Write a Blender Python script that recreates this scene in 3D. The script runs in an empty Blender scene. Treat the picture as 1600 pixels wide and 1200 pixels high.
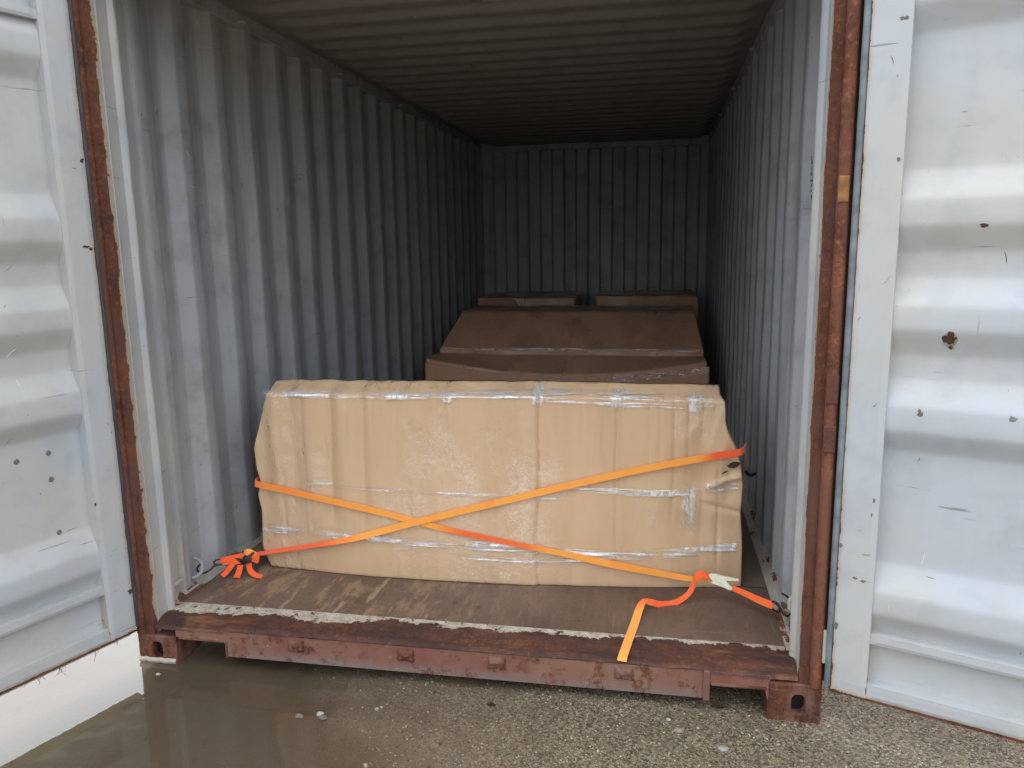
import bpy, bmesh, math, random
from mathutils import Vector, Matrix, noise as mn
random.seed(7)
C = bpy.context.scene.collection
V = Vector
R = math.radians

# ------------------------------------------------------------------ camera
cd = bpy.data.cameras.new('camera'); cam = bpy.data.objects.new('camera', cd); C.objects.link(cam)
bpy.context.scene.camera = cam
CP = V((.6833, -2.4152, 1.5359)); yaw, pit, rol = .185825, .179362, -.016618
f_ = V((-math.sin(yaw)*math.cos(pit), math.cos(yaw)*math.cos(pit), -math.sin(pit)))
r_ = V((math.cos(yaw), math.sin(yaw), 0)); u_ = r_.cross(f_)
r2 = math.cos(rol)*r_ + math.sin(rol)*u_; u2 = -math.sin(rol)*r_ + math.cos(rol)*u_
M = Matrix((r2, u2, -f_)).transposed().to_4x4(); M.translation = CP
cam.matrix_world = M
cd.sensor_width = 36; cd.lens = 1220.06/1600*36; cd.clip_start = .05; cd.clip_end = 2000

# ------------------------------------------------------------------ world: bright overcast, sun veiled behind the container
sc = bpy.context.scene
sc.view_settings.view_transform = 'Standard'; sc.view_settings.look = 'None'
sc.view_settings.exposure = .50; sc.view_settings.gamma = 1
sc.cycles.max_bounces = 10; sc.cycles.diffuse_bounces = 7; sc.cycles.glossy_bounces = 4
sc.cycles.transparent_max_bounces = 16
sc.cycles.use_denoising = True
SUN = V((-.38, .42, .82)).normalized(); GLOW = V((-.55, .60, .56)).normalized()
w = bpy.data.worlds.new('World'); sc.world = w; w.use_nodes = True
wn, wl = w.node_tree.nodes, w.node_tree.links
wn.clear()
def WN(t, **k):
    n = wn.new(t)
    for a, b in k.items(): setattr(n, a, b)
    return n
out = WN('ShaderNodeOutputWorld')
sky = WN('ShaderNodeTexSky', sky_type='NISHITA', sun_disc=False)
sky.sun_elevation = math.asin(SUN.z); sky.sun_rotation = math.atan2(SUN.x, SUN.y); sky.dust_density = 4
bg1 = WN('ShaderNodeBackground'); bg1.inputs[1].default_value = .05
wl.new(sky.outputs[0], bg1.inputs[0])
tc = WN('ShaderNodeTexCoord')
dp = WN('ShaderNodeVectorMath', operation='DOT_PRODUCT'); dp.inputs[1].default_value = GLOW
wl.new(tc.outputs['Generated'], dp.inputs[0])
mx = WN('ShaderNodeMath', operation='MAXIMUM'); mx.inputs[1].default_value = 0; wl.new(dp.outputs['Value'], mx.inputs[0])
pw = WN('ShaderNodeMath', operation='POWER'); pw.inputs[1].default_value = 3.; wl.new(mx.outputs[0], pw.inputs[0])
ma = WN('ShaderNodeMath', operation='MULTIPLY_ADD'); ma.inputs[1].default_value = 2.35
wl.new(pw.outputs[0], ma.inputs[0])
sz = WN('ShaderNodeSeparateXYZ'); wl.new(tc.outputs['Generated'], sz.inputs[0])
zr = WN('ShaderNodeMapRange'); zr.inputs[1].default_value = 0; zr.inputs[2].default_value = 1
zr.inputs[3].default_value = .62; zr.inputs[4].default_value = 1.9; wl.new(sz.outputs[2], zr.inputs[0]); wl.new(zr.outputs[0], ma.inputs[2])
nz = WN('ShaderNodeTexNoise'); nz.inputs['Scale'].default_value = 2.2; nz.inputs['Detail'].default_value = 6
wl.new(tc.outputs['Generated'], nz.inputs['Vector'])
mr = WN('ShaderNodeMapRange'); mr.inputs[1].default_value = .3; mr.inputs[2].default_value = .7
mr.inputs[3].default_value = .9; mr.inputs[4].default_value = 1.1; wl.new(nz.outputs[0], mr.inputs[0])
m2 = WN('ShaderNodeMath', operation='MULTIPLY'); wl.new(ma.outputs[0], m2.inputs[0]); wl.new(mr.outputs[0], m2.inputs[1])
bg2 = WN('ShaderNodeBackground'); bg2.inputs[0].default_value = (.94, .985, 1.045, 1); wl.new(m2.outputs[0], bg2.inputs[1])
ad = WN('ShaderNodeAddShader'); wl.new(bg1.outputs[0], ad.inputs[0]); wl.new(bg2.outputs[0], ad.inputs[1])
wl.new(ad.outputs[0], out.inputs[0])
sl = bpy.data.lights.new('sun', 'SUN'); sl.energy = .8; sl.angle = R(20); sl.color = (1, .96, .9)
so = bpy.data.objects.new('sun', sl); C.objects.link(so)
so.rotation_euler = (-SUN).to_track_quat('-Z', 'Y').to_euler()

# ------------------------------------------------------------------ node helper
class NT:
    def __init__(s, name):
        s.m = bpy.data.materials.new(name); s.m.use_nodes = True
        s.n = s.m.node_tree.nodes; s.l = s.m.node_tree.links
        s.b = s.n['Principled BSDF']; s.o = s.n['Material Output']
        s.tc = s.n.new('ShaderNodeNewGeometry').outputs['Position']
    def link(s, a, i):
        if isinstance(a, (int, float)): i.default_value = a
        elif isinstance(a, tuple): i.default_value = a if len(a) != 3 or i.type == 'VECTOR' else (*a, 1)
        else: s.l.new(a, i)
    def map(s, scale=(1,1,1), rot=(0,0,0), loc=(0,0,0), v=None):
        n = s.n.new('ShaderNodeMapping'); n.inputs['Scale'].default_value = scale
        n.inputs['Rotation'].default_value = rot; n.inputs['Location'].default_value = loc
        s.l.new(v or s.tc, n.inputs[0]); return n.outputs[0]
    def noise(s, scale, detail=4, rough=.55, v=None, dist=0, ms=None, rot=(0,0,0), loc=(0,0,0), col=False):
        n = s.n.new('ShaderNodeTexNoise')
        for k, x in (('Scale', scale), ('Detail', detail), ('Roughness', rough), ('Distortion', dist)): n.inputs[k].default_value = x
        s.l.new(s.map(ms or (1,1,1), rot, loc, v), n.inputs['Vector'])
        return n.outputs[1 if col else 0]
    def voro(s, scale, feature='F1', ms=(1,1,1), out='Distance', rnd=1, rot=(0,0,0), v=None):
        n = s.n.new('ShaderNodeTexVoronoi'); n.feature = feature; n.inputs['Scale'].default_value = scale
        n.inputs['Randomness'].default_value = rnd
        s.l.new(s.map(ms, rot, v=v), n.inputs['Vector']); return n.outputs[out]
    def rng(s, v, a, b, c=0., d=1., smooth=False):
        n = s.n.new('ShaderNodeMapRange'); s.link(v, n.inputs[0])
        if smooth: n.interpolation_type = 'SMOOTHSTEP'
        for i, x in enumerate((a, b, c, d)): s.link(x, n.inputs[i+1])
        return n.outputs[0]
    def math(s, op, a, b=0., c=None):
        n = s.n.new('ShaderNodeMath'); n.operation = op; s.link(a, n.inputs[0]); s.link(b, n.inputs[1])
        if c is not None: s.link(c, n.inputs[2])
        return n.outputs[0]
    def mul(s, a, b): return s.math('MULTIPLY', a, b)
    def add(s, a, b): return s.math('ADD', a, b)
    def mix(s, f, a, b, blend='MIX'):
        n = s.n.new('ShaderNodeMix'); n.data_type = 'RGBA'; n.blend_type = blend
        s.link(f, n.inputs[0]); s.link(a, n.inputs[6]); s.link(b, n.inputs[7]); return n.outputs[2]
    def xyz(s, v=None):
        n = s.n.new('ShaderNodeSeparateXYZ'); s.l.new(v or s.tc, n.inputs[0]); return n.outputs
    def attr(s, name):
        n = s.n.new('ShaderNodeAttribute'); n.attribute_name = name; return n.outputs
    def bump(s, h, strength=.5, dist=.01, nrm=None):
        n = s.n.new('ShaderNodeBump'); n.inputs['Strength'].default_value = strength; n.inputs['Distance'].default_value = dist
        s.l.new(h, n.inputs['Height'])
        if nrm: s.l.new(nrm, n.inputs['Normal'])
        return n.outputs[0]
    def fin(s, col, rough=.6, nrm=None, metal=0., spec=.5, coat=None):
        s.link(col, s.b.inputs['Base Color']); s.link(rough, s.b.inputs['Roughness']); s.link(metal, s.b.inputs['Metallic'])
        s.link(spec, s.b.inputs['Specular IOR Level'])
        if coat is not None: s.link(coat, s.b.inputs['Coat Weight']); s.b.inputs['Coat Roughness'].default_value = .15
        if nrm: s.l.new(nrm, s.b.inputs['Normal'])
        return s.m

def rustcol(t, k=1.):
    n1 = t.noise(9, 6, .7); n2 = t.noise(60, 5, .7)
    c = t.mix(t.rng(n1, .35, .65), (.075*k, .030*k, .020*k), (.20*k, .068*k, .038*k))
    c = t.mix(t.rng(n2, .52, .72), c, (.30*k, .115*k, .05*k))
    return t.mix(t.rng(t.noise(130, 3), .60, .75), c, (.035*k, .018*k, .014*k)), n2

def m_paint(name, base, rust=.72, dirt=.35, rough=.42, streak=1., side=False, warm=(.60,.57,.50)):
    t = NT(name)
    big = t.noise(1.6, 4, .6); mid = t.noise(7, 5, .6)
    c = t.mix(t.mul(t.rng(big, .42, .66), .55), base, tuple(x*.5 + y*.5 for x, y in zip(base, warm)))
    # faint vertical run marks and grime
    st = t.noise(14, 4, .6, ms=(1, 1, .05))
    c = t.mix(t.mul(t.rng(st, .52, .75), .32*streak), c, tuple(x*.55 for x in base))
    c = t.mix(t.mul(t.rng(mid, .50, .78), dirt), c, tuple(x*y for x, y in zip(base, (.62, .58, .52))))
    # scratches: thin lines of three directions, broken up
    for i, (ms, rot, th) in enumerate((((1.2, 1.2, 34), (.15, .1, .2), .69), ((30, 30, 1.1), (.1, .25, 0), .715), ((2, 2, 26), (.9, .5, .4), .72))):
        s_ = t.noise(3.2, 3, .5, ms=ms, rot=rot, loc=(i*3.1, 0, 0), dist=.15)
        br = t.rng(t.noise(3.5, 3, .5, loc=(i*7, 2, 1)), .50, .60)
        c = t.mix(t.mul(t.mul(t.rng(s_, th, th+.02), br), .55), c, (.12, .11, .10))
    # rust specks
    sp = t.noise(22, 6, .65, loc=(3, 1, 9)); spm = t.rng(sp, rust, rust+.025)
    rc, rn = rustcol(t, 1.1)
    c = t.mix(spm, c, rc)
    run = t.mul(t.rng(t.noise(9, 3, .5, ms=(1, 1, .05), loc=(1, 6, 0)), .70, .73), t.rng(t.noise(1.5, 3, .5, loc=(4, 4, 1)), .52, .6))
    c = t.mix(t.mul(run, .7), c, (.13, .07, .045))
    chip = t.mul(t.rng(t.noise(34, 5, .7, ms=(1, 1, .35), loc=(2, 8, 2)), .655, .67), t.rng(t.noise(2.4, 3, .6, loc=(2, 2, 6)), .50, .58))
    c = t.mix(t.mul(chip, .6), c, t.mix(t.rng(t.noise(60), .45, .55), (.06, .06, .06), (.62, .63, .63)))
    blk = t.rng(t.noise(46, 3, .6, loc=(9, 4, 2)), .715, .735)
    c = t.mix(t.mul(blk, .7), c, (.05, .05, .05))
    h = t.add(t.mul(t.noise(2.4, 3), 1.), t.mul(spm, -.12))
    n = t.bump(h, .35, .02); n = t.bump(t.noise(90, 4, .6), .12, .002, n)
    return t.fin(c, t.add(t.rng(mid, .3, .7, rough-.08, rough+.14), t.mul(spm, .4)), n, spec=.5)

def m_edge_rust(name, base, axis, edges, wid=.012):
    """white paint chipped to rust along given world/attribute edge distance 'ed' (metres)"""
    t = NT(name)
    ed = t.attr('ed')[2]
    big = t.noise(1.6, 4, .6)
    c = t.mix(t.mul(t.rng(big, .42, .60), .75), base, (.52, .505, .455))
    mid = t.noise(8, 5, .6)
    c = t.mix(t.mul(t.rng(mid, .50, .75), .38), c, tuple(x*.66 for x in base))
    st = t.noise(12, 4, .6, ms=(1, 1, .06))
    c = t.mix(t.mul(t.rng(st, .55, .75), .22), c, (.42, .40, .36))
    # stain halo around chips
    jag = t.noise(26, 6, .7); jag2 = t.noise(5, 3, .6)
    d = t.add(t.add(ed, t.mul(t.math('SUBTRACT', jag, .5), -.055*min(1, wid*95))), t.mul(t.math('SUBTRACT', jag2, .5), -.05*min(1, wid*95)))
    halo = t.rng(d, wid*3.6, wid*.6)
    c = t.mix(t.mul(halo, .6), c, (.42, .27, .14))
    rm = t.rng(d, wid*.55, wid*.40)
    rc, rn = rustcol(t)
    c = t.mix(rm, c, rc)
    sp = t.rng(t.noise(21, 6, .66, loc=(1, 7, 3)), .745, .765)
    c = t.mix(sp, c, rc)
    for i, (ms, rot, th) in enumerate((((1.2, 1.2, 30), (.2, .1, .2), .70), ((26, 26, 1.2), (.1, .2, 0), .72), ((2, 2, 24), (.9, .5, .4), .72))):
        s_ = t.noise(3.0, 3, .5, ms=ms, rot=rot, loc=(i*5.1, 3, 0), dist=.15)
        br = t.rng(t.noise(3.5, 3, .5, loc=(i*7, 5, 1)), .50, .58)
        c = t.mix(t.mul(t.mul(t.rng(s_, th, th+.02), br), .6), c, (.14, .13, .12))
    blk = t.rng(t.noise(40, 3, .6, loc=(5, 4, 2)), .745, .76)
    c = t.mix(t.mul(blk, .5), c, (.06, .06, .06))
    n = t.bump(t.noise(2.2, 3), .4, .02); n = t.bump(t.noise(80, 4, .6), .15, .002, n)
    n = t.bump(t.math('SUBTRACT', 1, t.math('MAXIMUM', rm, sp)), .5, .0015, n)
    return t.fin(c, t.rng(t.math('MAXIMUM', rm, sp), 0, 1, t.rng(mid, .3, .7, .40, .56), .85), n)

def m_rust(name, k=1., paint=0., pcol=(.33, .12, .085)):
    t = NT(name); c, n2 = rustcol(t, k)
    big = t.noise(3.5, 5, .65); st = t.noise(10, 4, .6, ms=(1, 1, .12))
    if paint:
        c = t.mix(t.mul(t.rng(t.add(t.mul(big, .6), t.mul(st, .4)), .62-.25*paint, .68-.25*paint), .85), c, pcol)
        c = t.mix(t.mul(t.rng(st, .5, .7), .35), c, (.24, .10, .07))
    h = t.add(n2, t.mul(t.noise(25, 5, .6), 1.5))
    return t.fin(c, .8, t.bump(h, .6, .004), spec=.3)

def m_simple(name, col, rough=.5, metal=0., var=.25, bs=60, bst=.2):
    t = NT(name); n = t.noise(bs, 4, .6)
    c = t.mix(t.rng(n, .35, .7), col, tuple(x*(1-var) for x in col))
    return t.fin(c, rough, t.bump(n, bst, .002), metal)

# ------------------------------------------------------------------ mesh helpers
class MB:
    def __init__(s): s.v = []; s.f = []; s.mi = []; s.ed = {}; s.cols = None
    def add(s, vs, fs, mi=0):
        o = len(s.v); s.v += [tuple(x) for x in vs]; s.f += [tuple(i+o for i in f) for f in fs]; s.mi += [mi]*len(fs)
    def box(s, x0, x1, y0, y1, z0, z1, b=0, mi=0, T=None):
        """box with chamfered edges b"""
        bm = bmesh.new(); bmesh.ops.create_cube(bm, size=1)
        for v in bm.verts: v.co = V((x0 + (v.co.x+.5)*(x1-x0), y0 + (v.co.y+.5)*(y1-y0), z0 + (v.co.z+.5)*(z1-z0)))
        if b: bmesh.ops.bevel(bm, geom=bm.edges[:], offset=b, segments=2, profile=.5, affect='EDGES')
        if T: bmesh.ops.transform(bm, matrix=T, verts=bm.verts[:])
        s.frombm(bm, mi)
    def frombm(s, bm, mi=0):
        bm.verts.index_update()
        s.add([v.co[:] for v in bm.verts], [[v.index for v in f.verts] for f in bm.faces], mi); bm.free()
    def tube(s, pts, r, n=8, mi=0, cap=True):
        pts = [V(p) for p in pts]; vs = []; up = None
        rr = r if isinstance(r, (list, tuple)) else [r]*len(pts)
        for i, p in enumerate(pts):
            d = (pts[min(i+1, len(pts)-1)] - pts[max(i-1, 0)]).normalized()
            if up is None: up = d.orthogonal().normalized()
            up = (up - d*up.dot(d)).normalized(); q = d.cross(up)
            for k in range(n):
                a = 2*math.pi*k/n; vs.append(p + (up*math.cos(a) + q*math.sin(a))*rr[i])
        fs = [(i*n+k, i*n+(k+1) % n, (i+1)*n+(k+1) % n, (i+1)*n+k) for i in range(len(pts)-1) for k in range(n)]
        if cap: fs += [tuple(range(n))[::-1], tuple((len(pts)-1)*n+k for k in range(n))]
        s.add(vs, fs, mi)
    def grid(s, fn, nu, nv, mi=0):
        vs = [fn(i/nu, j/nv) for j in range(nv+1) for i in range(nu+1)]
        fs = [(j*(nu+1)+i, j*(nu+1)+i+1, (j+1)*(nu+1)+i+1, (j+1)*(nu+1)+i) for j in range(nv) for i in range(nu)]
        s.add(vs, fs, mi)
    def prism(s, poly, axis, a, b, mi=0):
        """extrude polygon (2-d list) along axis between a and b"""
        def P(p, t): return {'x': (t, p[0], p[1]), 'y': (p[0], t, p[1]), 'z': (p[0], p[1], t)}[axis]
        n = len(poly); vs = [P(p, a) for p in poly] + [P(p, b) for p in poly]
        s.add(vs, [tuple(range(n))[::-1], tuple(range(n, 2*n))] + [(i, (i+1) % n, n+(i+1) % n, n+i) for i in range(n)], mi)
    def ribbon(s, pts, nrm, w, th=.002, mi=(0, 1), sub=8):
        """flat webbing along pts; nrm = outward normal per point"""
        P, Nn, W = [], [], []
        k = len(pts); ws = w if isinstance(w, (list, tuple)) else [w]*k
        pts = [V(p) for p in pts]; nrm = [V(n) for n in nrm]
        for i in range(k-1):
            p0, p1, p2, p3 = pts[max(i-1, 0)], pts[i], pts[i+1], pts[min(i+2, k-1)]
            for j in range(sub):
                t = j/sub
                P.append(.5*((2*p1) + (p2-p0)*t + (2*p0-5*p1+4*p2-p3)*t*t + (3*p1-p0-3*p2+p3)*t**3))
                Nn.append(nrm[i].lerp(nrm[i+1], t).normalized()); W.append(ws[i]*(1-t)+ws[i+1]*t)
        P.append(pts[-1]); Nn.append(nrm[-1].normalized()); W.append(ws[-1])
        vs = []
        for i, p in enumerate(P):
            d = (P[min(i+1, len(P)-1)] - P[max(i-1, 0)]).normalized()
            n = (Nn[i] - d*Nn[i].dot(d)).normalized(); q = d.cross(n)*W[i]/2
            vs += [p+q+n*th/2, p-q+n*th/2, p-q-n*th/2, p+q-n*th/2]
        o = len(s.v); s.v += [tuple(x) for x in vs]
        for i in range(len(P)-1):
            a, b = o+i*4, o+i*4+4
            for k_, m_ in ((0, mi[0]), (1, mi[0]), (2, mi[1]), (3, mi[1])):
                s.f.append((a+k_, a+(k_+1) % 4, b+(k_+1) % 4, b+k_)); s.mi.append(m_)
        s.f += [(o+3, o+2, o+1, o), (o+(len(P)-1)*4, o+(len(P)-1)*4+1, o+(len(P)-1)*4+2, o+(len(P)-1)*4+3)]; s.mi += [mi[0]]*2
    def build(s, name, mats, parent=None, smooth=False, loc=None, T=None, edf=None, angle=40, fix=True):
        me = bpy.data.meshes.new(name)
        vs = [T @ V(v) for v in s.v] if T else s.v
        if edf:
            ed = [edf(v) for v in s.v]
        me.from_pydata([tuple(v) for v in vs], [], s.f); me.update()
        if fix:
            bm = bmesh.new(); bm.from_mesh(me); bmesh.ops.recalc_face_normals(bm, faces=bm.faces[:]); bm.to_mesh(me); bm.free()
        mats = mats if isinstance(mats, (list, tuple)) else [mats]
        for m in mats: me.materials.append(m)
        me.polygons.foreach_set('material_index', s.mi)
        if edf:
            at = me.attributes.new('ed', 'FLOAT', 'POINT'); at.data.foreach_set('value', ed)
        if smooth:
            me.polygons.foreach_set('use_smooth', [True]*len(me.polygons))
            try: me.set_sharp_from_angle(angle=R(angle))
            except Exception: pass
        me.update()
        o = bpy.data.objects.new(name, me); C.objects.link(o)
        if parent: o.parent = parent; 
        return o
def tag(o, label=None, cat=None, group=None, kind=None):
    if label: o['label'] = label
    if cat: o['category'] = cat
    if group: o['group'] = group
    if kind: o['kind'] = kind
    return o
def thing(name, label, cat, group=None):
    return tag(bpy.data.objects.new(name, None), label, cat, group)
def E(name, label, cat, group=None):
    o = thing(name, label, cat, group); C.objects.link(o); return o
def sm(a, b, x):
    t = min(max((x-a)/(b-a), 0), 1); return t*t*(3-2*t)
def ns(x, y=0., z=0.): return mn.noise(V((x, y, z)))

# ------------------------------------------------------------------ materials
GREY = (.385, .405, .428)
M_wall = m_paint('interior_paint', GREY, rust=.72, dirt=.8, rough=.42, streak=2.6, warm=(.50, .47, .42))
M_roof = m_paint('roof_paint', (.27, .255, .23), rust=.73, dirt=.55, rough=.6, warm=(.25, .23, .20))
M_door = m_edge_rust('door_paint', (.475, .50, .525), 0, 0, .0035)
M_panel = m_edge_rust('door_panel_paint', (.475, .505, .535), 0, 0, .002)
M_post = m_edge_rust('post_paint', (.42, .435, .44), 0, 0, .010)
M_rust = m_rust('rust_steel')
M_redrust = m_rust('red_oxide_steel', .72, .5, (.10, .042, .033))
M_cast = m_rust('casting_steel', .85, .5, (.20, .11, .085))
M_gask = m_simple('gasket_rubber', (.22, .25, .27), .5, var=.45, bs=18)
M_gaskd = m_simple('dark_gasket_rubber', (.055, .055, .065), .6, var=.4, bs=18)
M_black = m_simple('hole_shade_black', (.012, .012, .014), .4)
M_ratchet = m_simple('ratchet_steel', (.10, .075, .07), .45, .4)
M_yel = None
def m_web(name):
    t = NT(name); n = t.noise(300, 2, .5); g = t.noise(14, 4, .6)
    c = t.mix(t.math('MINIMUM', t.add(t.attr('ed')[2], t.rng(g, .45, .8, 0, .25)), 1), (1., .40, .07), (.94, .13, .035))  # yellow end paints glare into the webbing colour, red end leaves it out
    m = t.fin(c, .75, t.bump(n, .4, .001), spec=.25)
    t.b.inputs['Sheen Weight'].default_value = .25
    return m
M_web = m_web('orange_webbing')
def glare_mix(o, fn):  # sets where glare is painted along a strap; low values are glare
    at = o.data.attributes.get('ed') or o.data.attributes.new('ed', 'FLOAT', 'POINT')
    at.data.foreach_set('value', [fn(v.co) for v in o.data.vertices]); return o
M_cream = m_simple('cream_plastic', (.80, .78, .60), .35, var=.12)
M_ink = m_simple('dark_ink', (.06, .05, .05), .6)
M_red = m_simple('red_marker_ink', (.22, .045, .06), .6)
M_woodblk = m_simple('bare_orange_wood', (.36, .16, .055), .7, var=.55, bs=30, bst=.6)

def m_card(name, base=(.68, .462, .275), zoff=0.):
    t = NT(name)
    x, y, z = t.xyz()
    g = t.noise(2.5, 4, .6); f = t.noise(40, 5, .65, ms=(1, 1, .25))
    c = t.mix(t.mul(t.rng(g, .40, .66), .18), base, tuple(a*b for a, b in zip(base, (.90, .86, .80))))
    gb = t.noise(5, 3, .5, ms=(1.6, 1, .12), loc=(5, 0, 3)); c = t.mix(t.mul(t.rng(gb, .48, .64), .30), c, tuple(a*b for a, b in zip(base, (.80, .75, .68))))
    c = t.mix(t.mul(t.rng(f, .45, .7), .18), c, tuple(a*.78 for a in base))
    # damp stains with a hard rim
    s_ = t.add(t.noise(1.9, 3, .5, loc=(4, 2, 7), ms=(1.6, 1, 1)), t.mul(t.noise(11, 3, .6), .10))
    c = t.mix(t.mul(t.rng(s_, .68, .69), .14), c, tuple(a*.6 for a in base))
    # vertical scuffs
    v_ = t.noise(26, 3, .5, ms=(1, 1, .05), loc=(2, 0, 0))
    c = t.mix(t.mul(t.rng(v_, .60, .72), .28), c, tuple(a*.68 for a in base))
    flute = t.math('SINE', t.mul(x, 900.))
    n = t.bump(flute, .06, .001); n = t.bump(t.noise(5, 3, .5), .3, .004, n); n = t.bump(v_, .3, .003, n)
    n = t.bump(f, .15, .002, n)
    return t.fin(c, .72, n, spec=.25)
M_card = m_card('cardboard')
M_cardd = m_card('brown_cardboard', (.74, .43, .265))
M_hole_shade = m_simple('torn_hole_shade', (.05, .025, .016), .8)  # stands in for the shaded inside of the tear

def m_film(name, strong=False):
    t = NT(name); n, l = t.n, t.l
    n.remove(t.b)
    tr = n.new('ShaderNodeBsdfTransparent'); tr.inputs[0].default_value = (.97, .97, .97, 1)
    gl = n.new('ShaderNodeBsdfGlossy'); gl.inputs['Roughness'].default_value = .16 if not strong else .25
    gl.inputs[0].default_value = (1, 1, 1, 1)
    a = t.noise(5, 4, .6, ms=(2.6, 1, .8), rot=(0, .12, 0)); b = t.noise(26, 4, .7, ms=(1.2, 1, 1.2), rot=(0, -.2, 0)); c_ = t.noise(3, 2)
    nr = t.bump(a, .9, .035); nr = t.bump(b, .8, .010, nr)
    l.new(nr, gl.inputs['Normal'])
    fr = n.new('ShaderNodeFresnel'); fr.inputs[0].default_value = 1.48; l.new(nr, fr.inputs['Normal'])
    gm = n.new('ShaderNodeNewGeometry'); front = t.math('SUBTRACT', 1, gm.outputs['Backfacing'])   # a film is two surfaces: no total reflection from behind
    fac = t.mul(front, t.mul(t.rng(t.noise(2.6, 3, .6, ms=(1.4, 1, 1.)), .46, .62, .3, 3.2), fr.outputs[0]))
    mxs = n.new('ShaderNodeMixShader'); l.new(tr.outputs[0], mxs.inputs[1])
    if strong:
        st = t.noise(9, 5, .75, ms=(.55, 1, 13), rot=(0, .02, 0)); br = t.noise(4.2, 4, .6, loc=(3, 3, 3))
        df = n.new('ShaderNodeBsdfDiffuse'); df.inputs[0].default_value = (.92, .91, .92, 1)  # near-white streaks put the film's highlights into its colour
        ds = n.new('ShaderNodeMixShader'); ds.inputs[0].default_value = .45
        l.new(df.outputs[0], ds.inputs[1]); l.new(gl.outputs[0], ds.inputs[2])
        ef = t.attr('ed')[2]
        k = t.mul(t.mul(t.rng(st, .45, .55), t.rng(br, .34, .50, .15, 1.)), ef)
        fac = t.math('MAXIMUM', t.mul(fac, .5), t.mul(k, .95))
        l.new(fac, mxs.inputs[0]); l.new(ds.outputs[0], mxs.inputs[2])
    else:
        l.new(fac, mxs.inputs[0]); l.new(gl.outputs[0], mxs.inputs[2])
    l.new(mxs.outputs[0], t.o.inputs[0]); return t.m
M_film = m_film('stretch_film'); M_band = m_film('bunched_film', True)
def m_tape():
    t = NT('clear_tape'); n, l = t.n, t.l
    n.remove(t.b)
    tr = n.new('ShaderNodeBsdfTransparent'); gl = n.new('ShaderNodeBsdfGlossy'); gl.inputs['Roughness'].default_value = .3
    df = n.new('ShaderNodeBsdfDiffuse'); df.inputs[0].default_value = (.88, .80, .72, 1)
    a = t.noise(18, 4, .6, ms=(1, 1, .6)); l.new(t.bump(a, .8, .01), gl.inputs['Normal'])
    m1 = n.new('ShaderNodeMixShader'); m1.inputs[0].default_value = .4; l.new(df.outputs[0], m1.inputs[1]); l.new(gl.outputs[0], m1.inputs[2])
    m0 = n.new('ShaderNodeMixShader'); l.new(t.mul(t.rng(t.noise(30, 5, .7, ms=(1.6, 1, .5)), .40, .58, .15, .95), t.attr('ed')[2]), m0.inputs[0])
    l.new(tr.outputs[0], m0.inputs[1]); l.new(m1.outputs[0], m0.inputs[2]); l.new(m0.outputs[0], t.o.inputs[0]); return t.m
M_tape = m_tape()

def m_floor():
    t = NT('plywood_floor'); x, y, z = t.xyz()
    g = t.noise(2.2, 5, .6, dist=.4); gr = t.noise(30, 5, .6, ms=(1, .06, 1)); f = t.noise(70, 4, .7)
    c = t.mix(t.rng(g, .35, .68), (.082, .050, .037), (.185, .120, .086))
    c = t.mix(t.mul(t.rng(gr, .42, .7), .4), c, (.17, .115, .08))
    # pale scuffed-through streaks, mostly at the left half
    left = t.rng(x, .25, -.45)
    sc1 = t.noise(5.5, 6, .75, ms=(1, .55, 1), rot=(0, 0, .55), dist=.6)
    sc2 = t.noise(13, 5, .75, ms=(1, .22, 1), rot=(0, 0, -.35), loc=(2, 3, 0))
    k = t.mul(t.rng(t.add(t.mul(sc1, .5), t.mul(sc2, .5)), .50, .565), t.rng(left, 0, 1, .12, 1.))
    c = t.mix(t.mul(k, .65), c, (.36, .235, .135))
    sc3 = t.rng(t.noise(7, 4, .6, ms=(3.2, .5, 1), rot=(0, 0, -.65), loc=(5, 1, 0)), .64, .67)
    c = t.mix(t.mul(t.mul(sc3, left), .7), c, (.40, .29, .18))
    # fine scratches, both ways, over the whole floor
    for i, (ms, rz) in enumerate((((30, 1.2, 1), .3), ((1.2, 26, 1), .15), ((24, 1.5, 1), -.5))):
        q = t.rng(t.noise(3.4, 4, .6, ms=ms, rot=(0, 0, rz), loc=(i*3, 7, 0), dist=.2), .62, .66)
        q = t.mul(q, t.rng(t.noise(4, 3, .6, loc=(i, 1, 5)), .48, .6))
        c = t.mix(t.mul(q, .55), c, (.27, .19, .13))
    c = t.mix(t.mul(t.rng(f, .55, .68), .5), c, (.035, .022, .017))
    # dark oil spots
    c = t.mix(t.mul(t.rng(t.noise(9, 4, .6, loc=(8, 8, 0)), .64, .72), .6), c, (.03, .018, .014))
    # dry dusty part further in, panel joints
    dry = t.rng(y, .60, .66)
    c = t.mix(t.mul(dry, .55), c, (.20, .145, .105))
    j = t.math('PINGPONG', t.math('SUBTRACT', y, .62), .6)
    jm = t.rng(j, .006, .002)
    c = t.mix(jm, c, (.02, .012, .01))
    n = t.bump(t.add(gr, t.mul(f, .5)), .35, .004); n = t.bump(t.noise(4, 4), .4, .01, n)
    return t.fin(c, t.rng(g, .35, .7, .34, .62), n, spec=.45)
M_floor = m_floor()

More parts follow.
